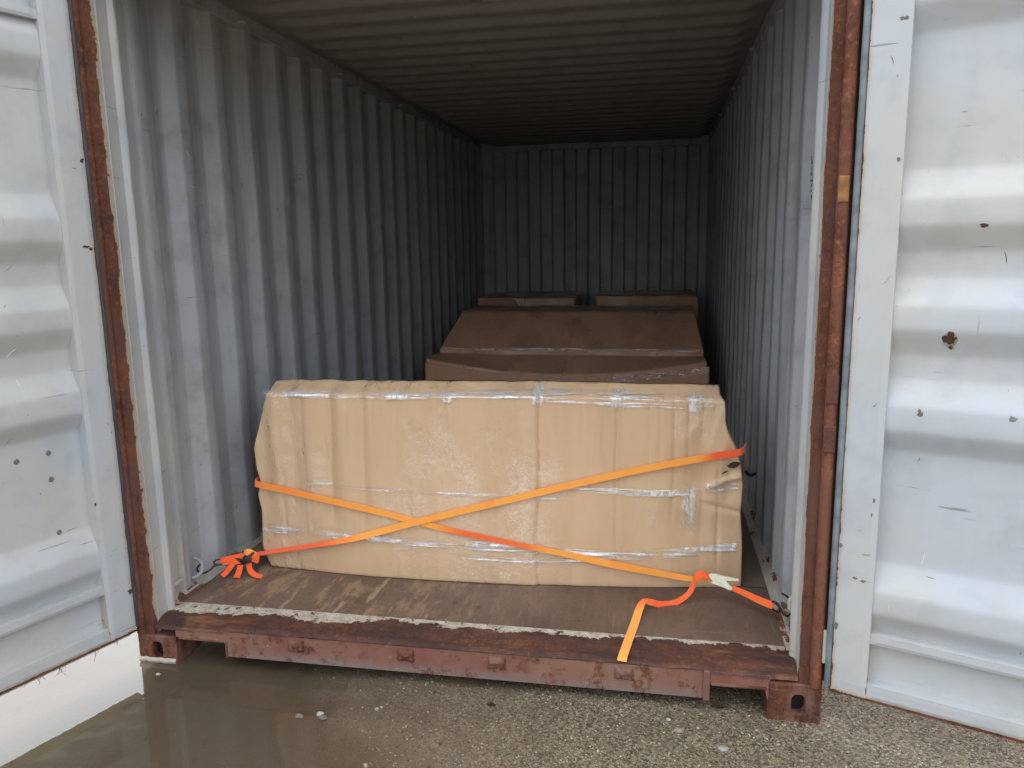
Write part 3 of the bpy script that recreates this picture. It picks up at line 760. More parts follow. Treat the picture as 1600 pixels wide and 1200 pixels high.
# doors -------------------------------------------------------------
def door(P0, P1, sgn, gmat, label):
    """P0 hinge, direction P1-P0; inner face towards the camera side; local: s along door, d depth away from inner face"""
    P0 = V(P0); d = (V(P1)-P0).normalized(); n = V((d.y, -d.x, 0))       # candidate normal
    if n.dot(CP-P0) < 0: n = -n
    T = Matrix(((d.x, -n.x, 0, P0.x), (d.y, -n.y, 0, P0.y), (0, 0, 1, 0), (0, 0, 0, 1)))
    W = 1.165; Z0, Z1 = .142, 2.438
    fr = MB()
    def eb(v): return min(v[0]+.001, max(v[2]-Z0, 0)*1.0, .25)*1.0 if v[1] < .02 else .006
    def strip(s0, s1, z0, z1, d0, d1, ns_=6, nz_=60):
        """front face subdivided so the edge attribute is interpolated"""
        b_ = .003
        fr.grid(lambda u, v: V((s0+(s1-s0)*u, d0 + (b_ if (u in (0, 1) or v in (0, 0)) else 0) + .0008*ns(u*2+s0*5, v*9), z0+(z1-z0)*v)), ns_, nz_)
        fr.box(s0, s1, d0+b_, d1, z0, z1)
    strip(0, .102, Z0, Z1, 0, .055)                    # hinge stile
    strip(W-.10, W, Z0, Z1, 0, .055)
    strip(.102, W-.10, Z0, Z0+.046, .002, .055, 40, 4)   # bottom lip of the channel
    strip(.102, W-.10, .322, .352, .004, .055, 40, 3)
    strip(.102, W-.10, Z1-.19, Z1-.16, .004, .055, 40, 3)
    strip(.102, W-.10, Z1-.046, Z1, .002, .055, 40, 4)
    root = fr.build('door', M_door, ct, T=T, edf=lambda v: min(v[0]+.002, max(v[2]-Z0, 0)+.002, .2))
    root['label'] = label
    # channel webs
    b = MB(); 
    b.grid(lambda u, v: V((.102+(W-.202)*u, .042+.002*ns(u*8, v*2), Z0+.046+(.322-Z0-.046)*v)), 60, 6)
    b.build('channel_web', M_panel, root, smooth=True, T=T, edf=lambda v: .003 + (max(0, .322-v[2])))
    b = MB(); b.grid(lambda u, v: V((.102+(W-.202)*u, .042+.002*ns(u*8, v*2), Z1-.16+.114*v)), 60, 6)
    b.build('channel_web', M_panel, root, smooth=True, T=T, edf=lambda v: .05)
    # corrugated panel
    prof = []
    flat, top = .047, .010
    def rib(a, b_, c_, d_): return [(a, flat), (b_, top), (c_, top), (d_, flat)]   # from high z to low z
    prof = [(Z1-.19, flat-.01)] + rib(2.285, 2.205, 2.135, 2.065) + rib(1.712, 1.636, 1.563, 1.492) + rib(1.421, 1.345, 1.277, 1.205) + rib(1.135, 1.060, .986, .922) + rib(.574, .490, .418, .358) + [(.352, flat)]
    zs = []
    for (za, da), (zb, db) in zip(prof, prof[1:]):
        m = max(3, int(abs(za-zb)/.03)); L = [i/m for i in range(m)]
        if m > 2: L = sorted(set(L+[.008/abs(za-zb), 1-.008/abs(za-zb)]))
        zs += [(za+(zb-za)*t, da+(db-da)*t) for t in L]
    zs.append(prof[-1])
    # soften the folds
    def dep(z):
        for (za, da), (zb, db) in zip(prof, prof[1:]):
            if zb <= z <= za: return da+(db-da)*(za-z)/(za-zb)
        return flat
    def pd(s_, z):
        dd = (dep(z-.010)+dep(z-.005)+dep(z)+dep(z+.005)+dep(z+.010))/5; i_ = (s_-.094)/(W-.188)
        e = sm(0, .10, i_)*sm(1, .90, i_)
        return dd + (.007*ns(s_*2.2+sgn*9, z*2.0, 3) + .003*ns(s_*6, z*5, sgn*4))*e
    ns_ = 90; vs = []
    for z, _ in zs:
        dd = (dep(z-.010)+dep(z-.005)+dep(z)+dep(z+.005)+dep(z+.010))/5
        for i in range(ns_+1):
            s_ = .094 + (W-.188)*i/ns_
            e = sm(0, .10, (i/ns_))*sm(1, .90, i/ns_)
            dent = .007*ns(s_*2.2+sgn*9, z*2.0, 3) + .003*ns(s_*6, z*5, sgn*4)
            vs.append((s_, dd + dent*e, z))
    m = ns_+1
    b = MB(); b.add(vs, [(j*m+i, j*m+i+1, (j+1)*m+i+1, (j+1)*m+i) for j in range(len(zs)-1) for i in range(ns_)])
    b.build('door_panel', M_panel, root, smooth=True, T=T, angle=40, edf=lambda v: .01 + .5*min(v[0]-.1, .2))
    # outer skin
    b = MB(); b.box(-.03 if sgn > 0 else 0, W, .056, .062, Z0+.01, Z1-.01); b.build('outer_skin', M_redrust, root, T=T)
    # gasket
    b = MB(); r = .0105
    b.tube([(-.011 + .0012*ns(k*.4, sgn), .010, Z0 + .01 + (Z1-Z0)*k/60) for k in range(61)], r, 10)
    b.tube([(-.011, .014, Z0-.006), (.3, .02, Z0-.006), (.8, .02, Z0-.006), (W, .014, Z0-.006)], .006, 8)
    b.build('gasket', gmat, root, smooth=True, T=T)
    b = MB(); b.box(-.006, W, .006, .05, Z0-.010, Z0-.001, .002); b.build('rusty_edge', M_rust, root, T=T)
    return root, T, pd
dL, TL, pL_ = door((-1.2, -.025, 0), (-1.365, -.474, 0), -1, M_gaskd, 'left door with four rusty bolt spots and puddle under it')
dR, TR, pR_ = door((1.234, -.040, 0), (1.710, -.228, 0), 1, M_gask, 'right door with a round rust spot, over dry gravel')
# bolt spots and marks (inner faces), placed in door space
def spot(T, pd, s, z, r, mat, name, parent, irr=.3, asp=1., lift=.0012, seed=0.):
    b = MB(); n = 28; m = 4
    vs = [(s, z)]
    for k in range(1, m+1):
        for i in range(n):
            a = 2*math.pi*i/n; q = r*k/m*(1 + irr*ns(math.cos(a)*1.6+s*30+seed, math.sin(a)*1.6, z*9) + irr*.5*ns(a*3, seed))
            vs.append((s + q*math.cos(a)*asp, z + q*math.sin(a)))
    P = [T @ V((a, (pd(a, c) if pd else 0) - lift*(1 if q <= n*(m-1) else .2), c)) for q, (a, c) in enumerate(vs)]
    b.add(P, [(0, 1+i, 1+(i+1) % n) for i in range(n)] + [(1+k*n+i, 1+(k+1)*n+i, 1+(k+1)*n+(i+1) % n, 1+k*n+(i+1) % n) for k in range(m-1) for i in range(n)])
    return b.build(name, mat, parent, smooth=True)
M_bolt = m_simple('rusty_bolt', (.24, .20, .175), .7, var=.6, bs=200)
M_dspot = m_simple('dark_rust_spot', (.10, .045, .028), .8, var=.6, bs=120, bst=.6)
M_scuff = m_simple('dark_scuff', (.25, .24, .235), .7, var=.3)
M_bright = m_simple('white_scuff', (.85, .85, .84), .5)
for q, z in ((.315, .862), (.212, .866), (.212, .775), (.209, .586)): spot(TL, pL_, q, z, .009, M_bolt, 'bolt_head', dL, .15, lift=.003)
for q, z, r, a in ((.012, 1.828, .007, 1.3), (.03, 1.545, .004, 3.), (.015, 1.538, .005, 1.2), (.10, .66, .006, .5), (.010, .30, .008, .8)): spot(TL, None, q, z, r, M_dspot, 'rust_spot', dL, .8, a)
spot(TR, pR_, .246, 1.254, .024, m_simple('rust_stain', (.42, .36, .30), .6, var=.3), 'rust_stain', dR, .15, .75, lift=.0006); spot(TR, pR_, .245, 1.257, .018, M_dspot, 'rust_spot', dR, .5, .85); spot(TR, pR_, .249, 1.231, .006, M_dspot, 'rust_spot', dR, .5, .8)
spot(TR, pR_, .188, 1.046, .009, M_bolt, 'rust_spot', dR, 1., .9); spot(TR, pR_, .408, 1.051, .008, M_scuff, 'scuff', dR, 1., 1.)
spot(TR, pR_, .302, 1.560, .005, M_dspot, 'rust_spot', dR, .6, 2.)
for q, z, r, a in ((.088, .775, .007, .35), (.084, .73, .006, .35), (.05, .525, .004, 1.5), (.075, .52, .005, 1.3), (.004, .36, .010, .8), (.006, .62, .006, .8), (.086, 2.101, .005, 1.), (.076, 2.101, .005, 1.), (.09, 1.74, .006, .6)): spot(TR, None, q, z, r, M_bolt, 'rust_spot', dR, .8, a)
def scr(T, pd, pts, r, mat, parent):
    b = MB(); pp = [T @ V((a, (pd(a, c) if pd else 0) - .0004, c)) for a, c in pts]
    b.tube(pp, [r*.4] + [r]*(len(pp)-2) + [r*.3], 5); b.build('scratch', mat, parent, smooth=True)
rs = random.Random(11)
for T, pd, par, smax in ((TL, pL_, dL, .45), (TR, pR_, dR, .48)):
    for k in range(10):
        q, z = rs.uniform(.13, smax), rs.uniform(.25, 2.0); a = rs.choice((0, 0, .2, -.6, 1.3)) + rs.uniform(-.25, .25); L = rs.uniform(.01, .045)
        cv = rs.uniform(-.3, .3)
        scr(T, pd, [(q + L*t*math.cos(a + cv*t), z + L*t*math.sin(a + cv*t)) for t in (0, .25, .5, .75, 1)], rs.uniform(.0005, .0012), rs.choice((M_scuff, M_scuff, M_black, M_bright)), par)
    for k in range(6):
        q, z = rs.uniform(.01, .09), rs.uniform(.25, 2.0); a = rs.uniform(-.6, 1.9); L = rs.uniform(.006, .03)
        scr(T, None, [(q + L*t*math.cos(a+.3*t), z + L*t*math.sin(a+.3*t)) for t in (0, .3, .6, 1)], rs.uniform(.0005, .0009), rs.choice((M_scuff, M_black, M_dspot)), par)

for s_ in (-1, 1):
    for k in range(16):
        kk = rs.randint(0, 7); yc = .485 + .278*(kk-1) + .037 + rs.uniform(-.02, .02); z = rs.uniform(.35, 2.1); a = rs.choice((0, 0, 1.4, -.5)) + rs.uniform(-.3, .3); L = rs.uniform(.015, .05)
        if yc < .26: continue
        b = MB(); pts = []
        for t in (0, .3, .6, 1):
            y, zz = yc + (L*t-L/2)*math.cos(a), z + L*t*math.sin(a)
            dn = .006*ns(y*2.1, zz*1.7, s_*5) + .0025*ns(y*7, zz*3.5, s_*9)
            pts.append((s_*(1.1628+dn), y, zz))
        b.tube(pts, [.0004, .0011, .0011, .0004], 5); b.build('scratch', rs.choice((M_bright, M_scuff, M_black, M_black)), wL if s_ < 0 else wR, smooth=True)
# ------------------------------------------------------------------ cartons
def lerp_tab(tab, z):
    if z <= tab[0][0]: return tab[0][1]
    for (a, x), (b, y) in zip(tab, tab[1:]):
        if z <= b: return x + (y-x)*(z-a)/(b-a)
    return tab[-1][1]
def rounded(nx_, ny_, nz_, Wd, Dp, Ht, r):
    """list of (point in [0..Wd]x[0..Dp]x[0..Ht], faces)"""
    bm = bmesh.new()
    def face(fn, a, b_):
        vs = [[bm.verts.new(fn(i/a, j/b_)) for i in range(a+1)] for j in range(b_+1)]
        for j in range(b_):
            for i in range(a): bm.faces.new((vs[j][i], vs[j][i+1], vs[j+1][i+1], vs[j+1][i]))
    face(lambda u, v: (u*Wd, 0, v*Ht), nx_, nz_); face(lambda u, v: (u*Wd, Dp, v*Ht), nx_, nz_)
    face(lambda u, v: (u*Wd, v*Dp, 0), nx_, ny_); face(lambda u, v: (u*Wd, v*Dp, Ht), nx_, ny_)
    face(lambda u, v: (0, u*Dp, v*Ht), ny_, nz_); face(lambda u, v: (Wd, u*Dp, v*Ht), ny_, nz_)
    bmesh.ops.remove_doubles(bm, verts=bm.verts[:], dist=1e-4)
    for v in bm.verts:
        c_ = V((min(max(v.co.x, r), Wd-r), min(max(v.co.y, r), Dp-r), min(max(v.co.z, r), Ht-r)))
        d = v.co - c_
        if d.length > 1e-9: v.co = c_ + d.normalized()*r
    return bm
# front carton ------------------------------------------------------
Lt = [(.17, -.945), (.20, -.962), (.26, -.980), (.42, -.972), (.49, -.983), (.553, -.968), (.61, -.982), (.70, -.988), (.78, -.962), (.865, -.934), (.95, -.905)]
Rt = [(.17, 1.030), (.32, 1.028), (.48, 1.018), (.59, 1.022), (.68, 1.010), (.74, .992), (.80, .962), (.84, .950), (.93, .943), (.95, .925)]
H1 = .808; D1 = .30
CREASE = [(-.762, .50, .95, .010, .006), (-.64, .35, .95, .012, .007), (-.50, .30, .95, .010, .006), (-.459, .72, .95, .006, .003), (-.169, .45, .95, .012, .004),
          (.222, .17, .96, .005, .009), (.535, .17, .90, .006, .006), (.53, .50, .93, .005, .005), (.66, .5, .95, .008, .003), (.755, .40, .96, .005, .008), (.865, .2, .95, .008, .004), (.43, .4, .9, .012, .002), (-.86, .25, .6, .006, .006), (-.36, .55, .9, .008, .003), (.05, .3, .8, .007, .002), (.93, .2, .7, .004, .006), (.70, .62, .95, .004, .005), (.81, .60, .93, .004, .006)]
def front_y(x, z):
    y = .532 + .043*(x+.929)
    q = (x-.05)/1.0
    y -= .080*max(0, 1-q*q)*sm(.80, .17, z)            # belly towards the floor edge
    y -= .014*max(0, 1-q*q)*sm(.17, .6, z)*sm(.96, .7, z)
    y += .007*ns(x*1.5, z*1.0, 4) + .0018*ns(x*7, z*1.6, 8)
    y += .010*sm(.218, .224, x)*sm(.9, .3, abs(x))
    # soft vertical swells on the left, dents on the right
    y -= .009*math.sin(x*42 + 1.5*z)*sm(-.35, -.6, x)*sm(-1, -.9, x)*sm(.3, .6, z)
    for cx, z0, z1, w_, dp_ in CREASE:
        cxx = cx + .008*ns(z*4, cx*5)
        y += 1.1*dp_*(.55*math.exp(-abs(x-cxx)/(w_*.6)) + .45*math.exp(-((x-cxx)/(w_*2.2))**2))*sm(z0, z0+.12, z)*sm(z1+.02, z1-.03, z)
    y += .012*math.exp(-((x-.84)/.05)**2-((z-.63)/.10)**2) - .010*math.exp(-((x-.93)/.05)**2-((z-.70)/.07)**2) + .014*math.exp(-((x-.97)/.035)**2-((z-.56)/.05)**2)
    y += .010*abs(ns(x*13, z*6, 11))*sm(.60, .85, x)*sm(.3, .45, z) - .010*math.exp(-((z-.60-.35*(x-.93))/.012)**2)*sm(.86, .92, x) + .008*math.exp(-((z-.50+.25*(x-.93))/.010)**2)*sm(.84, .9, x)
    y += .006*sm(.13, 0, abs(z-.42-.0*x))*sm(.5, .8, x)
    y += .085*sm(.925, .985, z)**1.0 + .0*z
    return y
def warp1(p, off=0.):
    x, y, z = p; zz = FZ + z
    l, r = lerp_tab(Lt, zz), lerp_tab(Rt, zz)
    l += .003*ns(zz*5, y*6, 2); r += .003*ns(zz*7, y*6, 7)
    X = l + (r-l)*(x/1.95)
    k = y/D1
    yf = front_y(X, zz); yb = .532 + .043*(X+.929) + D1
    Y = yf*(1-k) + yb*k if k > 0 else yf
    Z = zz
    tz = sm(.6, 1, z/H1)
    Z += tz*(-.045*k + .006*ns(X*3, Y*4, 6) - .010*(X > 0)*sm(.2, .95, X)*.6 + .003*ns(X*14, Y*9, 2))
    return V((X, Y, Z))
M_seam = None
c1 = E('cardboard_box', 'big light tan cardboard carton lashed with crossed orange straps at the container door', 'box')
bm = rounded(380, 28, 110, 1.95, D1, H1, .006)
for v in bm.verts: v.co = warp1(v.co)
b = MB(); b.frombm(bm); b.build('carton', M_card, c1, smooth=True, angle=60)
# stretch film skin
bm = rounded(200, 20, 80, 1.95, D1, H1, .009)
bm.normal_update()
for v in bm.verts:
    p = warp1(v.co); q = V(v.co); c_ = V((.975, D1/2, H1/2)); n = V(((q.x < .02)*-1 + (q.x > 1.93)*1, (q.y < .02)*-1 + (q.y > D1-.02)*1, (q.z > H1-.02)*1.))
    if n.length: n.normalize()
    v.co = p + n*(.0045 + .0018*ns(p.x*6, p.y*5, p.z*14)); v.co.z = max(v.co.z, FZ+.001)
b = MB(); b.frombm(bm); b.build('stretch_film', M_film, c1, smooth=True, angle=80)
def on_front(x, z, lift=.006):
    """point on the film over the front face, following the rounded top edge on to the lid"""
    zt = FZ+H1-.012
    if z > zt:
        return V((x, front_y(x, zt) + (z-zt), zt + .006 + .004 + lift*.5))
    return V((x, front_y(x, z) - lift, z))
def band(pts, hw, lift=.0075, name='film_band', mat=M_band, parent=c1, rows=14, w0=1.):
    b = MB(); N = 400
    xs2 = [p[0] for p in pts]
    def fn(u, v):
        x = xs2[0] + (xs2[-1]-xs2[0])*u; z = lerp_tab(pts, x) + (v-.5)*2*hw*(1+.4*ns(x*3, 7)) 
        p = on_front(x, z, lift); p.y -= .0020*(1+ns(x*9, z*90)); return p
    b.grid(fn, N, rows)
    vv = [min(1., 4*j/rows*(1-j/rows)*1.3)*w0 for j in range(rows+1) for i in range(N+1)]
    o = b.build(name, mat, parent, smooth=True, angle=90)
    at = o.data.attributes.new('ed', 'FLOAT', 'POINT'); at.data.foreach_set('value', vv)
    return o
band([(-.968, .350), (-.66, .345), (-.30, .330), (.11, .332), (.42, .305), (.63, .308), (1.005, .340)], .022)
band([(-.10, .285), (.2, .278), (.5, .274)], .010, .006)
band([(-.93, .935), (-.5, .930), (-.1, .936), (.3, .944), (.9, .932)], .016, .006)  # film strip whose pale streaks paint the top edge highlight
band([(-.75, .560), (-.5, .545), (-.2, .54), (.3, .53)], .010, .005, w0=.5)
band([(.35, .575), (.6, .560), (.8, .562), (1.0, .590)], .016, .006, w0=.9)
band([(.25, .920), (.5, .908), (.9, .90)], .012, .005, w0=.8)
def patch(x0, x1, z0, z1, sk=0., lift=.0085):
    b = MB()
    b.grid(lambda u, v: on_front(x0+(x1-x0)*u + sk*(v-.5) + .003*ns(v*5, x0*9), z0+(z1-z0)*v + .003*ns(u*5, z0*9), lift), 10, 14)
    o = b.build('tape', M_tape, c1, smooth=True, angle=90); at = o.data.attributes.new('ed', 'FLOAT', 'POINT'); at.data.foreach_set('value', [min(1, 6*(i/10)*(1-i/10)+.3)*min(1, 5*(j/14)*(1-j/14)+.2) for j in range(15) for i in range(11)])
patch(-.40, -.30, .915, .950); patch(.505, .565, .885, .962); patch(.195, .245, .895, .975); patch(.80, .855, .875, .955); patch(.785, .845, .405, .595, -.01); patch(.60, .80, .545, .572, 0); patch(-.165, -.12, .905, .94); patch(.875, .93, .575, .60)
# dark patch painting the shade inside a tear on the right shoulder
b = MB()
b.grid(lambda u, v: on_front(.955 + .055*u, .672 + .016*math.sin(math.pi*u)*(v-.4)*1.6 - .018*u*(1-u) + .012*u + .003*ns(u*9, v*3), .010), 12, 5)
b.grid(lambda u, v: on_front(.936 + .03*u, .640 + .014*u + .007*math.sin(math.pi*u)*(v-.5), .010), 8, 4)
b.build('tear_shade_patch', M_hole_shade, c1)

# cartons further in -------------------------------------------------
def carton(name_lbl, x0, x1, y0, dp, z0, h, taper_l, taper_r, lean, seed, mat=M_cardd, sag=0., hinge=0.):
    c_ = E('cardboard_box', name_lbl, 'box')
    Wd = x1-x0
    bm = rounded(max(30, int(Wd*150)), 24, max(14, int(h*60)), Wd, dp, h, .014)
    def wp(p):
        k = p.z/h; kx = max(0., (k-hinge)/(1-hinge)); X = x0 + taper_l*kx + (Wd - (taper_l+taper_r)*kx)*(p.x/Wd)
        kk = max(0., (k-hinge)/(1-hinge)); Y = y0 + p.y + lean*kk*(1-p.y/dp) + .012*ns(X*2+seed, k*2, 3)*(1-p.y/dp) + .003*ns(X*9+seed, k*5) + (1-p.y/dp)*sum(.012*math.exp(-abs(X-cx)/.006) for cx in (x0+Wd*.50, x0+Wd*.14, x0+Wd*.83))
        u_ = p.x/Wd*2-1
        Z = z0 + p.z + sm(.6, 1, k)*(-sag*(1-u_*u_)*(1-p.y/dp) + .006*ns(X*4+seed, p.y*5))
        return V((X, Y, Z))
    for v in bm.verts: v.co = wp(v.co)
    b = MB(); b.frombm(bm); b.build('carton', mat, c_, smooth=True, angle=60)
    bm = rounded(max(30, int(Wd*50)), 16, max(12, int(h*50)), Wd, dp, h, .016)
    for v in bm.verts:
        q = V(v.co); n = V(((q.x < .02)*-1 + (q.x > Wd-.02)*1, (q.y < .02)*-1 + (q.y > dp-.02)*1, (q.z > h-.02)*1.))
        if n.length: n.normalize()
        v.co = wp(q) + n*(.005 + .002*ns(q.x*7+seed, q.z*25, q.y*9)); v.co.z = max(v.co.z, z0+.002)
    b = MB(); b.frombm(bm); b.build('stretch_film', M_film, c_, smooth=True, angle=80)
    return c_, wp
c2, wp2 = carton('brown carton with a sagging top standing behind the strapped front carton', -.945, 1.035, 2.9, .27, FZ, .560, .0, .02, .02, 3, M_cardd, sag=.105)
# ragged raised front flap of the second carton, wrapped in film
b = MB()
def flapf(u, v):
    x = -.945 + 1.975*u
    zt = .560 + (.142*(1-u) + .135*u) - .085*(1-(2*u-1)**2) + .006*ns(x*5, 2)
    return V((x, 2.892 - .004*ns(x*7, v*4) + .008*v, .50 + (zt-.50)*v))
b.grid(flapf, 120, 10); 
fo = b.build('front_flap', M_cardd, c2, smooth=True)
sd = fo.modifiers.new('thickness', 'SOLIDIFY'); sd.thickness = .006
b = MB(); N = 120
b.grid(lambda u, v: flapf(u, .72+.30*v) + V((0, -.006-.002*ns(u*60, v*9), 0)), N, 6)
o = b.build('film_band', M_band, c2, smooth=True); at = o.data.attributes.new('ed', 'FLOAT', 'POINT'); at.data.foreach_set('value', [sm(.05, .6, i/N)*.8 for j in range(7) for i in range(N+1)])  # pale streaks paint film glints along the flap edge
c3, wp3 = carton('brown carton with a slanting front face, third from the door', -.925, 1.01, 3.20, .95, FZ, .835, .085, .055, .42, 9, M_cardd, hinge=.70)
b = MB(); N = 100
b.grid(lambda u, v: V((-.90 + 1.88*u, 3.189 + .012*ns(u*5, 1), .762 + .024*(v-.5) + .006*ns(u*9, 3))), N, 4)
o = b.build('film_band', M_band, c3, smooth=True); at = o.data.attributes.new('ed', 'FLOAT', 'POINT'); at.data.foreach_set('value', [.8*(0 < j < 4) for j in range(5) for i in range(N+1)])  # pale streaks paint a line of film glints
c4, wp4 = carton('brown carton far inside, left of the gap in the last row', -.98, -.03, 4.62, .9, FZ, .870, .03, .02, .0, 14, M_cardd)
c5, wp5 = carton('brown carton far inside, right of the gap in the last row', .105, 1.04, 4.62, .9, FZ, .885, .03, .03, .0, 21, M_cardd)

# lifted side flaps of the last two cartons and a folded lid line
def tri(parent, pts, name='side_flap'):
    b = MB(); q = [V(p) for p in pts]; n = (q[1]-q[0]).cross(q[2]-q[0]).normalized()*.004
    k = len(q); b.add([p+n for p in q]+[p-n for p in q], [tuple(range(k)), tuple(range(k, 2*k))[::-1]] + [(i, (i+1) % k, k+(i+1) % k, k+i) for i in range(k)])
    b.build(name, M_cardd, parent)
tri(c4, [(-.965, 4.605, .84), (-.43, 4.60, .84), (-.60, 4.50, 1.035), (-.90, 4.50, 1.02)])
tri(c5, [(.62, 4.60, .85), (1.03, 4.605, .85), (1.02, 4.50, 1.05), (.80, 4.50, 1.048)])
# ------------------------------------------------------------------ straps
WB = .027
def hook(p0, dirv, name, parent, flip=1, L=.075, pts=None):
    b = MB(); b.tube(pts, .0042, 8)
    return b.build(name, M_black, parent, smooth=True)
# strap A: from ratchet at left, up across, round the right corner
sA = E('ratchet_strap', 'orange strap rising from the rusty ratchet at lower left to the carton right corner', 'strap')
Y0 = V((0, -1, 0))
tabA = [(-.968, .238), (-.718, .296), (-.546, .337), (-.376, .390), (-.278, .420), (.06, .511), (.373, .590), (.625, .652), (.87, .706), (.985, .728)]
P = [V((-1.000, .475, .240))]; Nn = [V((0, -.5, .9))]; ws = [.026]
for i, (x, z) in enumerate(tabA):
    lift = .020 if -.45 < x < .0 else .014
    P.append(V((x, min(front_y(x+q*.015, z) for q in range(-6, 7)) - lift, z)))
    tw = {0: V((.0, -.35, 1)), 1: V((0, -.45, 1)), 2: V((0, -.8, .65)), 3: V((0, -1, .2))}.get(i, V((0, -1, .03)))
    Nn.append(tw); ws.append(WB)
P += [V((1.016, .60, .736)), V((1.030, .66, .735)), V((1.040, .76, .70)), V((1.052, .84, .65)), V((1.072, .92, .58))]
Nn += [V((.6, -.8, 0)), V((1, -.1, 0)), V((1, 0, 0)), V((1, 0, 0)), V((1, 0, 0))]; ws += [WB]*5
b = MB(); b.ribbon(P, Nn, ws, .0022, (0, 0)); glare_mix(b.build('webbing', M_web, sA), lambda c: max(sm(.84, .92, c.x), sm(-.45, -.75, c.x)))
# rear tail with its dark hook at the wall
b = MB(); b.ribbon([(1.080, .96, .50), (1.090, 1.0, .465), (1.095, 1.04, .42)], [(1, 0, 0)]*3, WB, .0022, (0, 0)); glare_mix(b.build('webbing', M_web, sA), lambda c: 1)
b = MB(); b.tube([(1.065, .93, .555), (1.078, .95, .535), (1.095, .97, .528), (1.112, .99, .530)], .007, 8); b.build('hook', M_black, sA, smooth=True)
# ratchet body (left): side plates, spool, handle
def ratchet():
    T = Matrix.Translation(V((-1.037, .452, .236))) @ Matrix.Rotation(R(-18), 4, 'Z') @ Matrix.Rotation(R(-8), 4, 'Y') @ Matrix.Rotation(R(20), 4, 'X')
    b = MB()
    for s in (-1, 1):
        b.box(-.048, .05, s*.019-.0015, s*.019+.0015, -.010, .012, .001, T=T)
        b.box(-.01, .062, s*.023-.0015, s*.023+.0015, -.004, .018, .001, T=T)
    rb = b.build('ratchet', M_ratchet, sA)
    b = MB()
    b.tube([T @ V((.03, -.028, .002)), T @ V((.03, .028, .002))], .009, 12)
    b.build('spool', M_black, rb, smooth=True)
    b = MB(); b.tube([T @ V((-.04, -.022, 0)), T @ V((-.04, .022, 0))], .004, 8); b.build('cross_bolt', M_black, rb, smooth=True)
    b = MB(); b.box(.045, .066, -.024, .024, .008, .020, .004, T=T); b.build('handle', M_ratchet, rb)
    b = MB(); b.box(-.03, -.012, -.02, .02, -.006, .006, .002, T=T); b.build('pawl', M_ratchet, rb)
    for s in (-1, 1):
        b = MB(); b.tube([T @ V((.03, s*.0265, .002)), T @ V((.03, s*.0215, .002))], .014, 14)
        b.build('gear', M_ratchet, rb)
ratchet()
b = MB()
# doubled short webbing from hook to ratchet
b.ribbon([(-1.108, .405, .238), (-1.075, .425, .242), (-1.025, .445, .250)], [(0, -.7, .8)]*3, [.024, .028, .026], .0022, (0, 0))
b.ribbon([(-1.108, .402, .233), (-1.07, .415, .230), (-1.03, .43, .230)], [(0, -.9, .5)]*3, [.016, .018, .018], .0022, (0, 0))
# webbing wound over the spool and flopping ends
b.ribbon([(-1.02, .44, .258), (-1.002, .435, .272), (-.980, .44, .262), (-.968, .45, .243), (-.972, .44, .225)], [(-.3, -.6, .8), (0, -.6, .9), (.7, -.6, .5), (1, -.5, 0), (.6, -.8, -.2)], .030, .0022, (0, 0))
b.ribbon([(-1.050, .415, .232), (-1.060, .40, .215), (-1.074, .385, .196), (-1.084, .372, .186)], [(0, -.9, .4)]*4, .022, .0022, (0, 0))
b.ribbon([(-1.020, .41, .222), (-1.018, .392, .200), (-1.022, .380, .184), (-1.026, .386, .176), (-1.03, .40, .180)], [(0, -1, .2), (0, -1, .3), (0, -1, .1), (0, -.4, -1), (0, 1, -.6)], .026, .0022, (0, 0))
b.ribbon([(-.992, .43, .222), (-.978, .41, .204), (-.955, .405, .186), (-.925, .41, .176)], [(.2, -.8, .6), (0, -.8, .7), (0, -.5, .9), (0, -.3, 1)], .022, .0022, (0, 0))
glare_mix(b.build('strap_end', M_web, sA), lambda c: sm(.272, .255, c.z))
b = MB()
b.tube([(-1.100, .405, .226), (-1.112, .398, .224), (-1.124, .388, .228), (-1.126, .385, .240), (-1.115, .39, .249), (-1.104, .40, .249)], .0038, 8)
b.tube([(-1.100, .400, .226), (-1.116, .392, .224), (-1.126, .383, .222), (-1.134, .372, .212), (-1.146, .352, .206), (-1.156, .330, .213), (-1.160, .318, .230), (-1.156, .315, .246), (-1.148, .318, .254), (-1.140, .322, .256)], .0042, 8)
b.build('hook', M_black, sA, smooth=True)

# strap B: from cam buckle at lower right across to the left edge
sB = E('cam_strap', 'orange strap falling from the carton left edge to the cream buckle, its tail hanging loose', 'strap')
tabB = [(-.965, .545), (-.845, .525), (-.649, .494), (-.428, .454), (-.292, .425), (-.103, .389), (.11, .352), (.32, .313), (.528, .273), (.758, .232)]
P = [V((-1.07, 1.0, .55)), V((-1.01, .80, .552)), V((-.993, .60, .552)), V((-.988, .53, .549))]; Nn = [V((-1, 0, 0))]*3 + [V((-.7, -.7, 0))]; 
for x, z in tabB:
    P.append(V((x, min(front_y(x+q*.015, z) for q in range(-6, 7)) - .0105, z))); Nn.append(V((0, -1, .05)))
P += [V((.845, .505, .240)), V((.895, .470, .262))]; Nn += [V((0, -1, .25)), V((0, -1, .3))]
ws = [WB]*4 + [WB]*3 + [.027, .025, .022, .020, .023, .030, .024] + [.018, .024]
b = MB(); b.ribbon(P, Nn, ws, .0022, (0, 0)); glare_mix(b.build('webbing', M_web, sB), lambda c: max(.45*sm(-.5, -.95, c.x), .85*sm(.26, .1, abs(c.x-.03)), sm(.51, .53, c.y)*(c.x < 0)))
b = MB(); b.ribbon([(.962, .462, .240), (1.02, .425, .232), (1.07, .38, .228), (1.112, .335, .232)], [(0, -.8, .6)]*4, [.018, .022, .026, .028], .0025, (0, 0)); glare_mix(b.build('webbing', M_web, sB), lambda c: .9)
b = MB()   # loose tail
